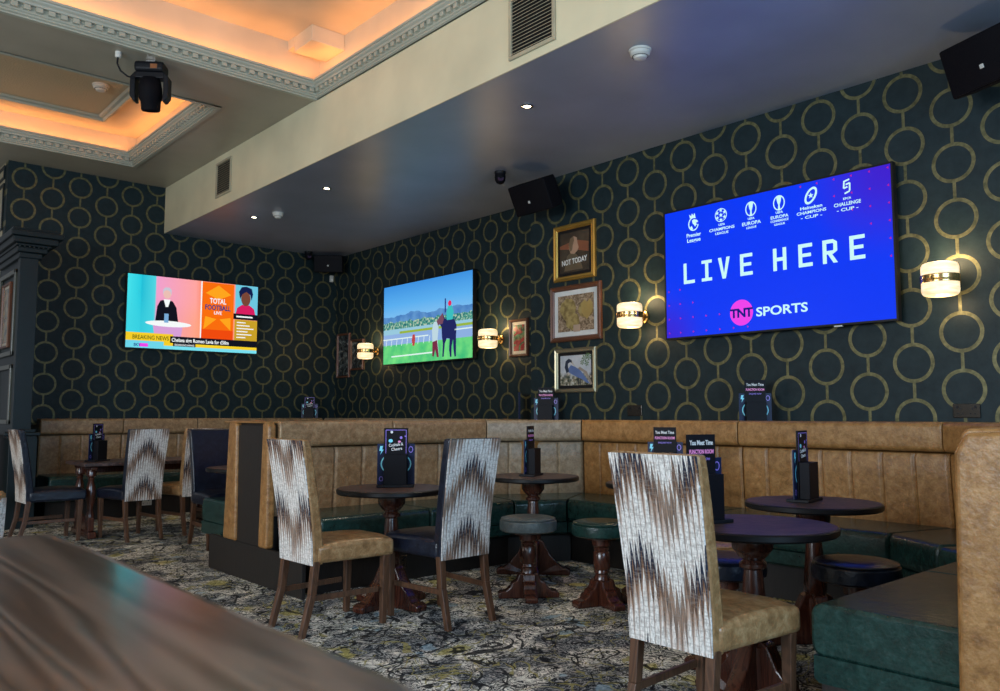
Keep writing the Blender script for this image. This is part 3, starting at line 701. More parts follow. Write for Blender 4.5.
gold_frame = plain('gilt_frame', (.60, .34, .07), .28, .75)
brown_frame = plain('walnut_frame', (.12, .045, .022), .35)
silver_frame = plain('antique_silver_frame', (.34, .29, .18), .3, .6)
# poster in gilt frame
t, pc = picture((XR, 5.527, 2.532), R(-90), .56, .567, gold_frame, .052, 'gold-framed dark poster of a figure with white lettering, topmost of three', .03, black_edge,
    artmat('poster_art', lambda g: g.ramp(g.noise(6, 4), (.35, (.03, .022, .015)), (.7, (.075, .055, .035)))))
P('orange_beam', [(-.20, .36), (.02, .40), (.19, .36), (.19, .26), (.02, .30), (-.20, .33)], -.0135, plain('burnt_orange_ink', (.22, .075, .035), .3), t)
P('head', [(-.075, .36), (-.055, .42), (-.01, .44), (.035, .42), (.045, .36), (.06, .32), (.045, .29), (.0, .26), (-.05, .27), (-.07, .31)], -.0142, plain('poster_skin', (.42, .25, .16), .3), t)
P('hat_shadow', [(-.075, .36), (-.055, .42), (-.01, .44), (.0, .40), (-.02, .35), (-.03, .30), (-.06, .29)], -.0148, plain('poster_hat', (.17, .11, .06), .3), t)
P('figure', [(-.14, .10), (-.10, .25), (-.05, .28), (.02, .26), (.06, .22), (.10, .14), (.11, .10)], -.0138, plain('poster_body', (.11, .08, .045), .3), t)
text('NOT TODAY', .075, 0, -.0155, .165, plain('white_ink', (.8, .8, .76), .4), t, 'lettering', .02, 1, 'CENTER', rot=3, width=.34)
# old map
def mapart(g):
    d = g.vadd(g.obj(), g.vmul(g.noise(8, 3, col=True), .08)); x = g.xyz(d)
    base = g.ramp(g.noise(26, 5, 1.5), (.35, (.10, .065, .035)), (.5, (.26, .18, .11)), (.65, (.45, .34, .23)))
    def blob(cx, cz, r):
        dd = g.f('SQRT', g.f('ADD', g.f('POWER', g.f('SUBTRACT', x[0], cx), 2.), g.f('POWER', g.f('SUBTRACT', x[2], cz), 2.))); return g.step(dd, r, r * .93)
    m = g.f('MAXIMUM', g.f('MAXIMUM', blob(-.06, .36, .11), blob(.0, .24, .09)), g.f('MAXIMUM', blob(.15, .34, .075), blob(.21, .34, .07)))
    return g.mix(m, base, g.ramp(g.noise(18, 4), (.4, (.19, .13, .045)), (.6, (.38, .28, .10))))
t, pc = picture((XR, 5.518, 1.925), R(-90), .68, .558, brown_frame, .050, 'brown-framed antique map with white mount, middle of three pictures', .048, plain('white_mount', (.62, .64, .62), .5), artmat('antique_map', mapart))
P('heart_outline', [(.15, .20), (.215, .27), (.225, .36), (.19, .40), (.155, .37), (.12, .40), (.075, .36), (.085, .27)], -.0128, plain('map_ochre', (.33, .23, .07), .4), t)
P('cartouche', rect(-.03, .06, .09, .16), -.0128, plain('map_cartouche', (.40, .28, .20), .4), t)
# heron print
def birdbg(g):
    x = g.xyz(); z = g.f('ADD', x[2], g.f('MULTIPLY', g.noise(12, 4), .25))
    return g.mix(g.step(z, .36, .26), g.ramp(g.noise(7, 3), (.4, (.45, .47, .50)), (.7, (.62, .62, .62))), g.ramp(g.noise(34, 5), (.4, (.05, .06, .04)), (.55, (.28, .25, .17)), (.65, (.52, .50, .42))))
t, pc = picture((XR, 5.525, 1.42), R(-90), .55, .435, silver_frame, .040, 'small silver-framed print of a blue wading bird, lowest of three', .030, black_edge, artmat('bird_print_ground', birdbg))
P('bird_body', [(-.10, .235), (-.06, .27), (.0, .25), (.07, .21), (.13, .15), (.19, .08), (.15, .09), (.08, .13), (.02, .15), (-.05, .18), (-.09, .20)], -.0135, plain('bird_blue', (.10, .16, .34), .4), t)
P('bird_neck', [(-.12, .19), (-.145, .25), (-.13, .31), (-.09, .335), (-.05, .32), (-.04, .285), (-.07, .30), (-.10, .285), (-.10, .25), (-.085, .21)], -.0142, plain('bird_navy', (.015, .025, .05), .4), t)
P('bird_bill', [(-.05, .32), (-.04, .30), (.01, .245), (-.045, .285)], -.0146, plain('bird_bill', (.45, .40, .30), .4), t)
P('bird_tail', [(.03, .23), (.12, .19), (.20, .07), (.22, .08), (.15, .20), (.06, .25)], -.0132, plain('bird_tail', (.30, .24, .19), .4), t)
P('bird_legs', [rect(.03, .045, .075, .15), rect(.06, .072, .075, .14)], -.0132, plain('bird_legs', (.03, .03, .03), .4), t)
bm = NB()
for i, (a, b, r_) in enumerate(((.12, .33, .03), (.15, .28, .025), (.18, .34, .03), (.09, .29, .022), (.16, .36, .02))):
    for k in range(6): aa = R(k * 60 + i * 13); flat(bm, [(a, b), (a + r_ * math.cos(aa - .3), b + r_ * math.sin(aa - .3)), (a + r_ * 1.3 * math.cos(aa), b + r_ * 1.3 * math.sin(aa)), (a + r_ * math.cos(aa + .3), b + r_ * math.sin(aa + .3))], -.0132 - i * .0002)
link('leaves', bm, plain('print_leaf', (.09, .16, .06), .5), t)
# red print, two dark ones
def redart(g):
    return g.mix(g.step(g.noise(9, 2, 1.), .46, .54), g.ramp(g.noise(30, 3), (.4, (.22, .015, .02)), (.6, (.33, .03, .03))), g.ramp(g.noise(24, 4), (.4, (.015, .045, .022)), (.6, (.10, .20, .09))))
picture((XM, 6.915, 1.87), R(-90), .315, .435, brown_frame, .032, 'narrow brown-framed red and green print beside a wall lamp', .034, plain('cream_mount', (.62, .55, .42), .5), artmat('red_print', redart))
darkart = artmat('dark_print', lambda g: g.ramp(g.noise(11, 4, 1.2), (.42, (.015, .017, .018)), (.55, (.06, .07, .07)), (.68, (.24, .25, .23))))
picture((XM, 10.83, 1.76), R(-90), .36, .67, brown_frame, .028, 'tall dark framed portrait nearest the far corner', .01, black_edge, darkart)
picture((XM, 10.44, 1.86), R(-90), .36, .455, brown_frame, .028, 'dark framed print half hidden by the smallest wall lamp', .01, black_edge, darkart)

# sockets
def socket(loc, rz, lab, W=.15, H=.09, m=chrome):
    t = thing('wall_socket', lab, 'socket', loc, rz)
    link('face_plate', B(-W / 2, W / 2, -.012, -.001, 0, H), m, t, bevel=.003)
    bm = NB()
    for u in (-.038, .038):
        box(bm, u - .006, u + .006, -.0135, -.012, .050, .066)
        for s in (-1, 1): box(bm, u + s * .014 - .005, u + s * .014 + .005, -.0135, -.012, .022, .030)
    link('pin_holes', bm, black_edge, t)
    bm = NB()
    for u in (-.055, .055): box(bm, u - .007, u + .007, -.017, -.012, .062, .078)
    link('switches', bm, black_plastic, t)
dk = plain('dark_bronze', (.07, .06, .05), .2, .9)
socket((XR, 4.795, 1.192), R(-90), 'dark metal double socket on the wall below the wading bird picture and first lamp', .165, .098, dk)
socket((XR, 2.02, 1.182), R(-90), 'dark metal double socket on the wall under the right-hand lamp', .165, .092, dk)

# ------------------------------------------------------------------ upholstered benches
def mitre(p, a, b):
    """offset vector for distance 1 at a vertex between two path normals"""
    m = (a + b); return m / m.dot(a)
def path_frames(pts):
    pts = [Vector(p) for p in pts]; n = []
    for a, b in zip(pts, pts[1:]):
        d = (b - a).normalized(); n.append(Vector((d.y, -d.x)))      # room lies to the right of travel
    ms = [n[0]] + [mitre(None, n[i], n[i + 1]) for i in range(len(n) - 1)] + [n[-1]]
    return pts, n, ms
def sweep(bm, p0, p1, m0, m1, prof, n=1, groove=None, cap=True):
    L = (p1 - p0).length; rings = []
    for i in range(n + 1):
        s = i / n; p = p0.lerp(p1, s); m = m0.lerp(m1, s); r_ = []
        for d, z_ in prof:
            dd = d
            if groove and d > groove[2]: dd = d - groove[1] * (1 - min(1, abs(((s * L / groove[0]) + .5) % 1 - .5) * 2 * 7)) 
            q = p + m * dd; r_.append(bm.verts.new((q.x, q.y, z_)))
        rings.append(r_)
    k = len(prof)
    for a, b in zip(rings, rings[1:]):
        for i in range(k): bm.faces.new((a[i], b[i], b[(i + 1) % k], a[(i + 1) % k]))
    if cap: bm.faces.new(rings[0]); bm.faces.new(rings[-1][::-1])
ST, HB, HT = .515, .972, 1.157
def rr(d0, d1, z0, z1, r=.03, n=4):
    """rounded rectangle profile"""
    out = []
    for cx, cz, a in ((d1 - r, z0 + r, -90), (d1 - r, z1 - r, 0), (d0 + r, z1 - r, 90), (d0 + r, z0 + r, 180)):
        for i in range(n + 1): t_ = R(a + 90 * i / n); out.append((cx + r * math.cos(t_), cz + r * math.sin(t_)))
    return out
PANEL = [(-.20, .48), (-.075, .48), (-.065, .60), (-.055, .80), (-.050, .93), (-.060, .958), (-.085, .968), (-.20, .968)]
def bench(root, pts, secs, depth=.48, back=.2, chan=.235, rear=None, leath=None, seats=True, seat_trim=(0, 0), base_in=.12, roll_d=-.20, na=None, nb=None):
    """secs: for each path segment a number of sections"""
    pts, ns, ms = path_frames(pts); k = 0
    if na: ms[0] = mitre(None, ns[0], Vector(na))
    if nb: ms[-1] = mitre(None, ns[-1], Vector(nb))
    for i, cnt in enumerate(secs):
        for j in range(cnt):
            a, b = j / cnt, (j + 1) / cnt
            p0 = pts[i].lerp(pts[i + 1], a); p1 = pts[i].lerp(pts[i + 1], b)
            m0 = ms[i].lerp(ms[i + 1], a) if not (a == 0) else ms[i]; m1 = ms[i].lerp(ms[i + 1], b)
            if 0 < a: m0 = ns[i]
            if b < 1: m1 = ns[i]
            g_ = .004; d = (p1 - p0).normalized()
            q0, q1 = p0 + d * g_, p1 - d * g_
            L = (q1 - q0).length; nch = max(1, round(L / chan)); lt = leath[k] if leath else tan
            bm = NB(); sweep(bm, q0, q1, m0, m1, PANEL, nch * 28, (L / nch, .012, -.19))
            link('backrest_panel', bm, lt, root, smooth=True)
            bm = NB(); sweep(bm, q0, q1, m0, m1, rr(roll_d, 0, HB, HT, .035, 5), 6)
            link('head_roll', bm, lt, root, smooth=True, bevel=.008, ang=60)
            if seats:
                t0 = seat_trim[0] if (i == 0 and j == 0) else 0; t1 = seat_trim[1] if (i == len(secs) - 1 and j == cnt - 1) else 0
                bm = NB(); sweep(bm, q0 + d * t0, q1 - d * t1, m0, m1, rr(-.09, depth, .325, ST, .045, 5), 6)
                link('seat_cushion', bm, green, root, smooth=True, bevel=.015, ang=60)
            k += 1
    for i in range(len(secs)):
        if seats:
            t0 = seat_trim[0] if i == 0 else 0; t1 = seat_trim[1] if i == len(secs) - 1 else 0; d = (pts[i + 1] - pts[i]).normalized()
            bm = NB(); sweep(bm, pts[i] + d * t0, pts[i + 1] - d * t1, ms[i], ms[i + 1], [(-.09, .235), (depth - .03, .235), (depth - .012, .25), (depth - .012, .33), (-.09, .33)])
            link('seat_rail', bm, green, root)
            bm = NB(); sweep(bm, pts[i] + d * t0, pts[i + 1] - d * t1, ms[i], ms[i + 1], [(-.09, 0), (depth - base_in, 0), (depth - base_in, .236), (-.09, .236)])
            link('plinth', bm, panel_wood, root)
    return pts, ns, ms
# middle double booth: near side plus the angled corner
t = thing('booth_divider', 'tan leather double-sided booth divider with dark brown end panel, mid-room', 'booth', (2.62, 5.84, 0)); t_off = Vector((0, 0))
bn = bench(t, [(0.06, -.42), (1.99, -.42), (2.74, -.83)], [2, 1], leath=[tan_mid, tan_mid, taupe], seat_trim=(.06, 0), depth=.50, nb=(-1, 0))
bench(t, [(3.1, .41), (0.05, .41)], [3], leath=[tan] * 3, depth=.56, seat_trim=(0, .01), base_in=.30)
bm = NB(); box(bm, 0.02, 2.3, -.25, .24, .0, 1.138); link('core', bm, panel_wood, t)
bm = NB(); sweep(bm, Vector((1.99, -.42)), Vector((2.74, -.83)), bn[2][1], bn[1][1], [(-.40, 0), (-.19, 0), (-.19, 1.140), (-.40, 1.140)]); link('corner_core', bm, panel_wood, t)
bm = NB(); box(bm, 0, .03, -.29, .13, .263, 1.125); box(bm, 0, .03, -.90, .64, 0, .262); link('end_panel', bm, panel_wood, t, bevel=.003)
for s, y0_, y1_, yt0, yt1 in ((-1, -.41, -.275, -.41, -.31), (1, .115, .335, .130, .275)):
    bm = NB(); v = [(y0_, .265), (y1_, .265), (yt1, 1.10), (yt1 - .015 * (s > 0), 1.148), (yt0 + .02, 1.150), (yt0, 1.12)]
    a = [bm.verts.new((-.022, p[0], p[1])) for p in v]; b = [bm.verts.new((.04, p[0], p[1])) for p in v]
    bm.faces.new(a); bm.faces.new(b[::-1])
    for i in range(len(v)): j = (i + 1) % len(v); bm.faces.new((a[i], a[j], b[j], b[i]))
    link('end_bolster', bm, tan, t, bevel=.018, seg=3)
bm = NB(); box(bm, -.02, 2.30, -.38, .36, 1.140, 1.154); link('top_capping', bm, tan, t, bevel=.006)
bm = NB(); box(bm, 2.30, 3.215, -.60, .235, 0, 1.09); link('corner_ledge', bm, tan, t, bevel=.006)
# right wall bench
t = thing('wall_bench', 'long tan and green leather bench below the huge blue television', 'bench', (XR, 4.62, 0))
bench(t, [(-.49, .385), (-.49, -1.19), (-.49, -2.62), (-.80, -3.10)], [1, 1, 1], leath=[tan, tan, tan], depth=.48, chan=.2, na=(-.4797, -.8774))
link('wall_shelf', B(-.47, -.001, -2.95, .30, 1.04, 1.09), tan, t, bevel=.004); link('carcass', B(-.30, -.001, -3.3, 0, 0, 1.04), panel_wood, t)
# near divider, bottom right
t = thing('near_booth_divider', 'tan leather booth divider with green seat at the bottom right corner', 'booth', (2.86, .83, 0))
bench(t, [(2.19, .69), (1.95, .195), (.03, .195)], [1, 2], leath=[tan] * 3, depth=.535, seat_trim=(0, -.01), base_in=.10)
bm = NB(); box(bm, .03, 2.98, -.22, .07, 0, 1.145); link('core', bm, panel_wood, t)
bm = NB(); box(bm, 0, .03, -.10, .02, 0, 1.125); box(bm, .04, .07, .02, .70, 0, .262); link('end_panel', bm, panel_wood, t)
bm = NB(); v = [(-.03, .20), (.215, .20), (.195, 1.08), (.16, 1.145), (.0, 1.150), (-.03, 1.12)]
a = [bm.verts.new((-.035, p[0], p[1])) for p in v]; b = [bm.verts.new((.055, p[0], p[1])) for p in v]
bm.faces.new(a); bm.faces.new(b[::-1])
for i in range(len(v)): j = (i + 1) % len(v); bm.faces.new((a[i], a[j], b[j], b[i]))
link('end_bolster', bm, tan, t, bevel=.03, seg=4)
# back wall bench and recess bench
t = thing('wall_bench', 'long tan leather bench along the far back wall under the news television', 'bench', (2.28, YB, 0))
bench(t, [(.0, -.45), (3.66, -.45)], [4], leath=[tan_mid, tan_mid, tan_mid, tan_mid], depth=.50)
link('wall_shelf', B(0, 3.66, -.42, -.001, 1.04, 1.09), tan, t, bevel=.004); link('carcass', B(0, 3.66, -.26, -.001, 0, 1.04), panel_wood, t)
t = thing('wall_bench', 'tan leather bench in the recess below the horse racing television', 'bench', (XM, 10.64, 0))
bench(t, [(-.44, 0), (-.44, -4.0)], [4], leath=[taupe] * 4, depth=.48, seat_trim=(.52, 0))
link('wall_shelf', B(-.43, -.001, -4.25, .45, 1.04, 1.09), tan, t, bevel=.004); link('carcass', B(-.26, -.001, -4.2, 0, 0, 1.04), panel_wood, t)
socket((3.40, 4.99, .10), 0, 'black double socket low on the booth plinth behind the round table', .15, .09, dk)
socket((3.36, YB - .82, .12), 0, 'pale double socket low on the plinth of the back wall bench', .15, .09, white_plastic)

# ------------------------------------------------------------------ tables
def turned(bm, prof, n=20): lathe(bm, prof, n)
def claw_base(t, rot=0., R0=.275, h=.11, m=base_wood):
    """four carved scroll feet"""
    for k in range(4):
        bm = NB(); a = rot + k * math.pi / 2
        side = [(.03, .0), (R0, .0), (R0 + .005, .035), (R0 - .03, .055), (R0 - .05, .05), (R0 - .09, .085), (.12, h + .05), (.075, h + .14), (.03, h + .16)]
        va = [bm.verts.new((x_, -.036 if x_ < R0 - .06 else -.045, z_)) for x_, z_ in side]; vb = [bm.verts.new((x_, .036 if x_ < R0 - .06 else .045, z_)) for x_, z_ in side]
        bm.faces.new(va[::-1]); bm.faces.new(vb)
        for i in range(len(side)): j = (i + 1) % len(side); bm.faces.new((va[i], va[j], vb[j], vb[i]))
        bm.transform(Matrix.Rotation(a, 4, 'Z'))
        link('foot', bm, m, t, bevel=.008, seg=2)
def round_table(x, y, lab, rot, r=.35, h=.737):
    t = thing('round_table', lab, 'table', (x, y, 0), rot, 'round pedestal tables')
    bm = NB(); lathe(bm, [(.001, h - .004), (r - .012, h - .004), (r - .012, h), (.001, h)][::-1], 64); link('table_top', bm, top_wood, t)
    bm = NB(); lathe(bm, [(r - .05, h - .034), (r - .008, h - .034), (r, h - .026), (r, h - .006), (r - .006, h - .001), (r - .013, h - .001), (r - .013, h - .004)], 64); link('table_edge', bm, black_edge, t, smooth=True)
    bm = NB(); turned(bm, [(.20, h - .034), (.20, h - .05), (.088, h - .055), (.086, h - .10), (.060, h - .135), (.040, h - .15), (.056, h - .165), (.056, h - .18), (.038, h - .19), (.042, h - .22), (.058, h - .42), (.060, .27), (.048, .25), (.062, .235), (.062, .05), (.05, .02)])
    link('column', bm, base_wood, t, smooth=True)
    claw_base(t, R(45))
    return t
round_table(2.971, 4.43, 'round dark wood pedestal table between the tan chair and the navy chair', R(55))
round_table(4.36, 4.58, 'round dark wood pedestal table in front of the angled booth corner', R(0))
round_table(4.565, 3.56, 'round table hidden behind the nearest chair back, carrying a low menu holder', R(30))
round_table(4.19, 2.23, 'round dark wood table nearest the blue television bench, behind the nearer one', R(5))
round_table(3.150, 1.955, 'round dark wood table just beyond the nearest patterned chair', R(45))
round_table(3.16, 7.06, 'round table mostly hidden behind the booth divider, beside the navy chair', R(10), .33)
# far rectangular table
t = thing('dining_table', 'long dark wood dining table with turned legs by the back wall', 'table', (2.96, 8.98, 0))
link('table_top', B(-.72, .72, -.36, .34, .700, .735), top_wood, t, bevel=.006)
bm = NB(); box(bm, -.66, .66, -.03, .03, .62, .70); link('apron', bm, base_wood, t, bevel=.004)
for s in (-1, 1):
    bm = NB(); box(bm, s * .61 - .035, s * .61 + .035, -.30, .30, .655, .70); link('bearer', bm, base_wood, t, bevel=.015)
    for yy in (-.20, .20):
        bm = NB(); lathe(bm, [(.040, .66), (.046, .64), (.046, .60), (.026, .585), (.032, .57), (.026, .555), (.044, .48), (.046, .36), (.030, .30), (.034, .285), (.030, .27), (.040, .22), (.040, .06)], 16, (s * .61, yy)); link('leg', bm, base_wood, t, smooth=True)
    bm = NB(); box(bm, s * .61 - .04, s * .61 + .04, -.31, .31, 0, .065); box(bm, s * .61 - .032, s * .61 + .032, -.25, .25, .065, .20); link('trestle_foot', bm, base_wood, t, bevel=.012)

# ------------------------------------------------------------------ stools
def stool(x, y, m, lab, rot=0., h=.53, r=.188):
    t = thing('stool', lab, 'stool', (x, y, 0), rot, 'round upholstered stools')
    bm = NB(); lathe(bm, [(.001, h - .002), (.10, h - .001), (r - .03, h - .005), (r - .010, h - .014)][::-1] , 36)
    lathe(bm, [(r - .012, h - .018), (r, h - .028), (r + .003, h - .06), (r, h - .088), (r - .014, h - .098), (.05, h - .10)][::-1], 36); link('seat', bm, m, t, smooth=True)
    bm = NB(); n = 36
    tube(bm, [((r - .010) * math.cos(2 * math.pi * i / n), (r - .010) * math.sin(2 * math.pi * i / n), h - .015) for i in range(n)], .0045, 6, True); link('piping', bm, m, t, smooth=True)
    bm = NB(); lathe(bm, [(.11, h - .10), (.11, h - .115), (.060, h - .118), (.060, h - .155), (.045, h - .17), (.050, h - .18), (.045, h - .19), (.053, h - .20), (.053, h - .30), (.046, h - .31), (.050, h - .325), (.040, h - .335), (.052, h - .36), (.052, .02)], 20); link('column', bm, base_wood, t, smooth=True)
    for k in range(4):
        a = R(45) + k * math.pi / 2; bm = NB()
        side = [(.03, 0), (.20, 0), (.205, .03), (.185, .045), (.15, .05), (.12, .075), (.11, .10), (.08, .115), (.065, .16), (.03, .165)]
        va = [bm.verts.new((x_, -.042, z_)) for x_, z_ in side]; vb = [bm.verts.new((x_, .042, z_)) for x_, z_ in side]
        bm.faces.new(va[::-1]); bm.faces.new(vb)
        for i in range(len(side)): j = (i + 1) % len(side); bm.faces.new((va[i], va[j], vb[j], vb[i]))
        bm.transform(Matrix.Rotation(a, 4, 'Z')); link('foot', bm, base_wood, t, bevel=.008)
stool(3.79, 4.03, greyleather, 'round stool with grey leather seat in front of the corner table', R(8))
stool(3.99, 3.56, green, 'round stool with dark green leather seat, left of the nearest patterned chair', R(30))
stool(3.82, 1.83, navy, 'round navy leather stool between the two right-hand tables and the green seat', R(15), r=.195)
stool(3.82, 2.60, tan_chair, 'round tan leather stool glimpsed under the right-hand tables', R(20))
stool(3.47, 2.30, navy, 'dark navy stool half hidden under the nearest round table', R(5))

# ------------------------------------------------------------------ chairs
def chair(x, y, rz, lth, pat, lab, seat_lth=None):
    t = thing('dining_chair', lab, 'chair', (x, y, 0), rz, 'high-backed dining chairs'); sl = seat_lth or lth
    # seat
    bm = NB(); n = 6
    sec = []
    for i in range(n + 1):
        s = i / n; yy = -.21 + s * .495; hw = .190 + .035 * s; zt = .492 + .014 * math.sin(math.pi * s); zb = .385
        sec.append([bm.verts.new(p) for p in ((-hw, yy, zb), (hw, yy, zb), (hw, yy, zt - .012), (hw * .5, yy, zt + .004), (-hw * .5, yy, zt + .004), (-hw, yy, zt - .012))])
    for a, b in zip(sec, sec[1:]):
        for i in range(6): bm.faces.new((a[i], a[(i + 1) % 6], b[(i + 1) % 6], b[i]))
    bm.faces.new(sec[0][::-1]); bm.faces.new(sec[-1]); link('seat', bm, sl, t, smooth=True, bevel=.022, seg=3, ang=40)
    # backrest
    st = [(.378, -.232, -.165, .184), (.50, -.238, -.170, .186), (.62, -.250, -.185, .188), (.76, -.272, -.207, .191), (.90, -.294, -.233, .195), (1.02, -.316, -.259, .198), (1.066, -.325, -.270, .198)]
    bm = NB(); rg = []
    for z_, yr, yf, hw in st: rg.append([bm.verts.new(p) for p in ((-hw, yr, z_), (hw, yr, z_), (hw, yf, z_), (0, yf - .006, z_), (-hw, yf, z_))])
    for a, b in zip(rg, rg[1:]):
        for i in range(5): bm.faces.new((a[i], a[(i + 1) % 5], b[(i + 1) % 5], b[i]))
    bm.faces.new(rg[0][::-1]); bm.faces.new(rg[-1]); bk_ = link('backrest', bm, lth, t, smooth=True, bevel=.012, seg=3, ang=45)
    bm = NB(); rg = []
    for z_, yr, yf, hw in st:
        z2 = min(z_, 1.062); rg.append([[bm.verts.new((xx, yr - o_, z2)) for xx in (-hw + .004, -hw / 2, 0, hw / 2, hw - .004)] for o_ in (.004, -.002)])
    for a, b in zip(rg, rg[1:]):
        for i in range(4): bm.faces.new((a[0][i], a[0][i + 1], b[0][i + 1], b[0][i]))
    e0, e1 = rg[0], rg[-1]
    for e_ in (e0, e1):
        for i in range(4): bm.faces.new((e_[0][i], e_[0][i + 1], e_[1][i + 1], e_[1][i]))
    for a, b in zip(rg, rg[1:]):
        for i in (0, 4): bm.faces.new((a[0][i], b[0][i], b[1][i], a[1][i]))
    pn = link('patterned_back_cover', bm, pat, bk_, smooth=True); pn['label'] = 'woven flame-pattern back cover in white, brown and navy'
    for s in (-1, 1):
        bm = NB(); bar(bm, (s * .195, .235, .39), (s * .192, .228, 0), .044, .032); link('leg', bm, leg_wood, t, bevel=.004)
        bm = NB(); bar(bm, (s * .165, -.205, .40), (s * .165, -.225, .22), .040, .038); bar(bm, (s * .165, -.225, .22), (s * .168, -.285, 0), .038, .032); link('leg', bm, leg_wood, t, bevel=.003)
        bm = NB(); beam(bm, (s * .193, .19, .20), (s * .167, -.22, .20), .018, .030); link('stretcher', bm, leg_wood, t, bevel=.003)
    return t
ik_a = ikat('flame_weave_centred', .012, .30, .36, .40); ik_b = ikat('flame_weave_offset', .14, .43, .40, .29); ik_c = ikat('flame_weave_near', -.105, .42, .37, .30)
chair(2.655, 1.845, R(-90), tan_chair, ik_c, 'nearest tan leather chair with a patterned back, at the front right')
chair(2.46, 4.28, R(-88), tan_chair, ik_b, 'tan leather chair with a patterned back at the booth end panel')
chair(3.03, 3.995, R(2), navy, ik_a, 'navy leather chair with blue-lit patterned back, right of the tan chair')
chair(1.99, 8.86, R(-88), navy, ik_b, 'navy leather chair seen from the side at the far left, before the green joinery')
chair(2.66, 8.53, R(9), navy, ik_a, 'navy leather chair with a patterned back at the far dining table, seen from behind')
chair(3.24, 8.62, R(8), tan_chair, ik_b, 'tan leather chair at the far dining table, mostly hidden by the facing navy chair')
chair(3.12, 7.48, R(180), navy, ik_a, 'navy leather chair facing the room beside the booth divider, its front visible')
# low tub chair cut off at left edge
t = thing('tub_chair', 'low tan tub chair with pale patterned outside, cut off at the left edge', 'chair', (.80, 5.72, 0), R(-60))
bm = NB()
for r0, r1 in ((.24, .30),):
    rg = []
    for i in range(17):
        a = R(-200 + 220 * i / 16); rg.append([bm.verts.new((r_ * math.cos(a), r_ * math.sin(a), z_)) for r_, z_ in ((.235, .42), (.25, .74), (.27, .76), (.29, .74), (.275, .30), (.235, .30))])
    for a, b in zip(rg, rg[1:]):
        for i in range(6): bm.faces.new((a[i], a[(i + 1) % 6], b[(i + 1) % 6], b[i]))
    bm.faces.new(rg[0]); bm.faces.new(rg[-1][::-1])
link('backrest', bm, tan_chair, t, smooth=True)
bm = NB(); rg = []
for i in range(17):
    a = R(-200 + 220 * i / 16); rg.append([bm.verts.new((r_ * math.cos(a), r_ * math.sin(a), z_)) for r_, z_ in ((.296, .72), (.281, .31))])
for a, b in zip(rg, rg[1:]): bm.faces.new((a[0], b[0], b[1], a[1]))
link('patterned_outer_cover', bm, ik_a, t, smooth=True)
bm = NB(); lathe(bm, [(.05, .34), (.232, .34), (.24, .38), (.235, .44), (.20, .46), (.001, .465)], 24); link('seat', bm, tan_chair, t, smooth=True)
for sx, sy in ((-1, -1), (1, -1), (1, 1), (-1, 1)):
    bm = NB(); bar(bm, (sx * .16, sy * .16, .34), (sx * .19, sy * .19, 0), .042, .03); link('leg', bm, leg_wood, t)

# ------------------------------------------------------------------ menu holders
neon = {'c': glow('neon_cyan_print', (.25, .75, .95), .55), 'p': glow('neon_purple_print', (.35, .18, .75), .5), 'm': glow('neon_pink_print', (.85, .22, .55), .5)}
for k_ in list(neon): neon[k_] = plain('print_' + k_, {'c': (.22, .75, .95), 'p': (.30, .20, .75), 'm': (.90, .28, .60)}[k_], .4)
card_navy = plain('menu_card_navy', (.006, .014, .055), .4, 0, .25); card_black = plain('menu_card_black', (.005, .005, .008), .5, 0, .15); wink = plain('white_print', (.75, .75, .75), .4)
def holder(loc, rz, lab, kind='c'):
    t = thing('menu_holder', lab, 'menu holder', loc, rz, 'menu holders on tables and ledges'); t.scale = (1.08, 1.08, 1.13)
    link('base', B(-.11, .11, -.055, .055, 0, .014), black_plastic, t, bevel=.003)
    link('front_box', B(-.068, .068, -.050, .0, .014, .185), card_black, t, bevel=.002)
    cd = link('wide_card', B(-.112, .112, .012, .018, .014, .245), card_navy, t)
    bm = NB()
    ringf(bm, 0, .13, .092, .066, .008, .0115, 28); link('neon_ring', bm, neon['c'], cd)
    P('bolt_icon', [(-.095, .232), (-.078, .232), (-.084, .212), (-.074, .212), (-.094, .182), (-.088, .204), (-.100, .204)], .0115, neon['c'], cd, .0003)
    bm = NB(); ringf(bm, .088, .212, .014, .018, .004, .0115); ringf(bm, -.088, .045, .012, .014, .004, .0115); link('purple_icons', bm, neon['p'], cd)
    cc = link('tall_card', B(-.072, .072, .002, .010, .014, .335), card_black, t)
    if kind == 'c':
        bm = NB()
        for a in (rect(-.062, .062, .322, .325), rect(-.062, -.059, .19, .322), rect(.059, .062, .19, .322)): flat(bm, a, .0015)
        link('border', bm, neon['p'], cc)
        P('cyan_glow', ell(-.032, .262, .013, .010, 12), .0012, neon['c'], cc, .0003); P('purple_glow', [ell(.03, .280, .008, .008, 12), ell(.055, .288, .004, .004, 8)], .0012, neon['p'], cc, .0003); P('pink_glow', ell(.02, .257, .009, .006, 12), .0012, neon['m'], cc, .0003); P('white_spot', ell(-.026, .312, .008, .008, 12), .0012, wink, cc, .0003)
        text('Cocktails &', .024, 0, .0012, .232, wink, cc, 'lettering', .02, 1, 'CENTER', rot=6, width=.085)
        text('Cheers', .024, .005, .0012, .208, wink, cc, 'lettering', .02, 1, 'CENTER', rot=6, width=.065)
    else:
        text('You Meet Time', .026, 0, .0012, .295, wink, cc, 'lettering', .02, 1, 'CENTER', width=.12)
        text('FUNCTION ROOM', .022, 0, .0012, .262, neon['m'], cc, 'lettering', .03, 1, 'CENTER', width=.125)
        text('ENQUIRE NOW', .014, 0, .0012, .236, neon['p'], cc, 'lettering', .01, 1, 'CENTER', width=.085)
    return t
HT_ = .737
cv = lambda px: R(-41.3) + 0
holder((3.02, 4.46, HT_), R(-38), 'blue neon-print menu holder on the table between the two chairs')
holder((4.36, 4.60, HT_), R(28), 'dark menu holder seen edge-on, on the corner table', 'f')
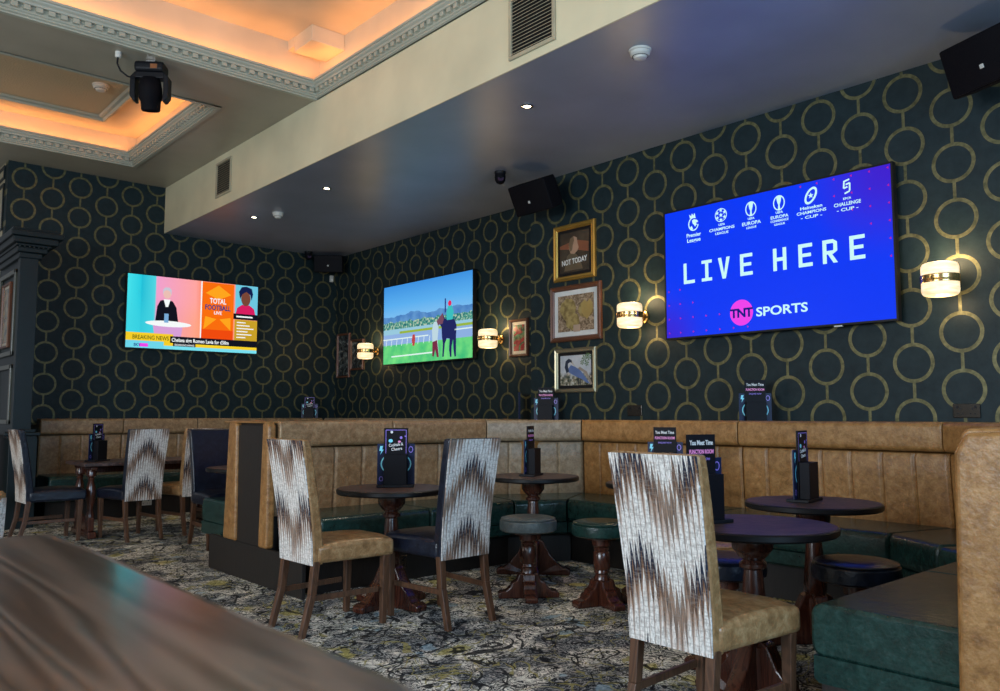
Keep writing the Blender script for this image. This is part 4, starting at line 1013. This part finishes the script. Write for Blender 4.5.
holder((4.19, 2.275, HT_), R(10), 'dark menu holder on the right-hand table before the ribbed bench back')
holder((3.02, 2.11, HT_), R(-14), 'black menu holder on the nearest round table, partly behind the chair back', 'f')
holder((4.62, 3.53, HT_), R(-62), 'low neon-print menu holder seen just above the nearest chair back', 'f')
holder((5.62, 3.43, 1.09), R(-50), 'menu holder on the bench ledge below the blue television', 'f')
holder((5.64, 5.74, 1.09), R(-55), 'menu holder on the bench ledge below the wading bird picture', 'f')
holder((5.85, 10.90, 1.09), R(-40), 'menu holder on the ledge in the far corner by the wall corner')
holder((2.44, 8.93, .735), R(40), 'dark menu holder on the far dining table')
# small ledge table carrying the low holder
# dark tablet-like slab standing on the ledge beyond the booth
t = thing('menu_board', 'thin dark board standing edge-on on the ledge left of the wall jog', 'board', (6.19, 6.72, 1.09), R(-42))
link('panel', B(-.012, .012, -.11, .11, 0, .36), card_navy, t, bevel=.003); link('foot', B(-.04, .04, -.10, .10, 0, .012), black_plastic, t)

# ------------------------------------------------------------------ joinery screen at left
t = thing('joinery_screen', 'dark teal panelled joinery with heavy cornice at the far left', 'cabinet', (1.87, 10.0, 0))
link('carcass', B(.02, .18, .02, 1.09, 0, 3.02), joinery, t)
link('pilaster', B(0, .18, 0, .10, 1.03, 2.98), joinery, t, bevel=.004)
link('pilaster_base', B(-.03, .24, -.05, .16, 0, .96), joinery, t, bevel=.006)
bm = NB()
for d, z0, z1 in ((.02, 2.90, 2.96), (.05, 2.96, 3.02), (.07, 3.02, 3.05), (.11, 3.05, 3.12), (.14, 3.12, 3.18), (.12, 3.18, 3.21)): box(bm, -d * .85, .18 + d * 1.5, -d, 1.09, z0, z1)
for i in range(7): box(bm, -.03 + i * .045, -.01 + i * .045, -.085, -.06, 3.0, 3.03)
link('cornice', bm, joinery, t, bevel=.008)
bm = NB()
for d, z0, z1 in ((.05, .95, .98), (.08, .98, 1.015), (.04, 1.015, 1.05)): box(bm, -d, .18 + d, -d, .16, z0, z1)
link('dado_moulding', bm, joinery, t, bevel=.006)
bm = NB()
for (y0_, y1_, z0, z1) in ((.16, 1.02, 1.85, 2.80), (.16, 1.02, 1.10, 1.75)):
    for a in ((y0_, y0_ + .05, z0, z1), (y1_ - .05, y1_, z0, z1), (y0_, y1_, z0, z0 + .05), (y0_, y1_, z1 - .05, z1)): box(bm, -.015, .02, *a)
link('panel_moulding', bm, plain('moulding_highlight', (.075, .080, .062), .3), t, bevel=.008)
tt, pc = picture((1.888, 10.62, 1.95), R(-90), .42, .74, brown_frame, .03, 'small framed print on the left side of the dark joinery', .03, plain('print_mount', (.45, .42, .36), .5), artmat('left_print', lambda g: g.ramp(g.noise(8, 3), (.4, (.10, .12, .13)), (.6, (.35, .30, .22)))))
t2 = thing('shelf_ledge', 'dark reddish wooden ledge at the far left edge', 'shelf', (1.60, 10.3, .94))
link('board', B(-.35, .22, .0, .75, .0, .05), base_wood, t2); link('support', B(-.33, .20, .1, .7, -.94, 0), joinery, t2)

# ------------------------------------------------------------------ foreground counter table
t = thing('counter_table', 'dark grained wooden table top filling the lower left foreground, out of focus', 'table', (-.37, .40, 0))
bm = NB(); box(bm, -.62, .657, -.95, .79, 1.005, 1.05); tp = link('table_top', bm, fore_wood, t, bevel=.021, seg=3)
bm = NB(); lathe(bm, [(.06, 1.005), (.10, .98), (.05, .9), (.05, .12), (.08, .06), (.30, .03), (.30, 0)], 20); link('pedestal', bm, black_plastic, t, smooth=True)
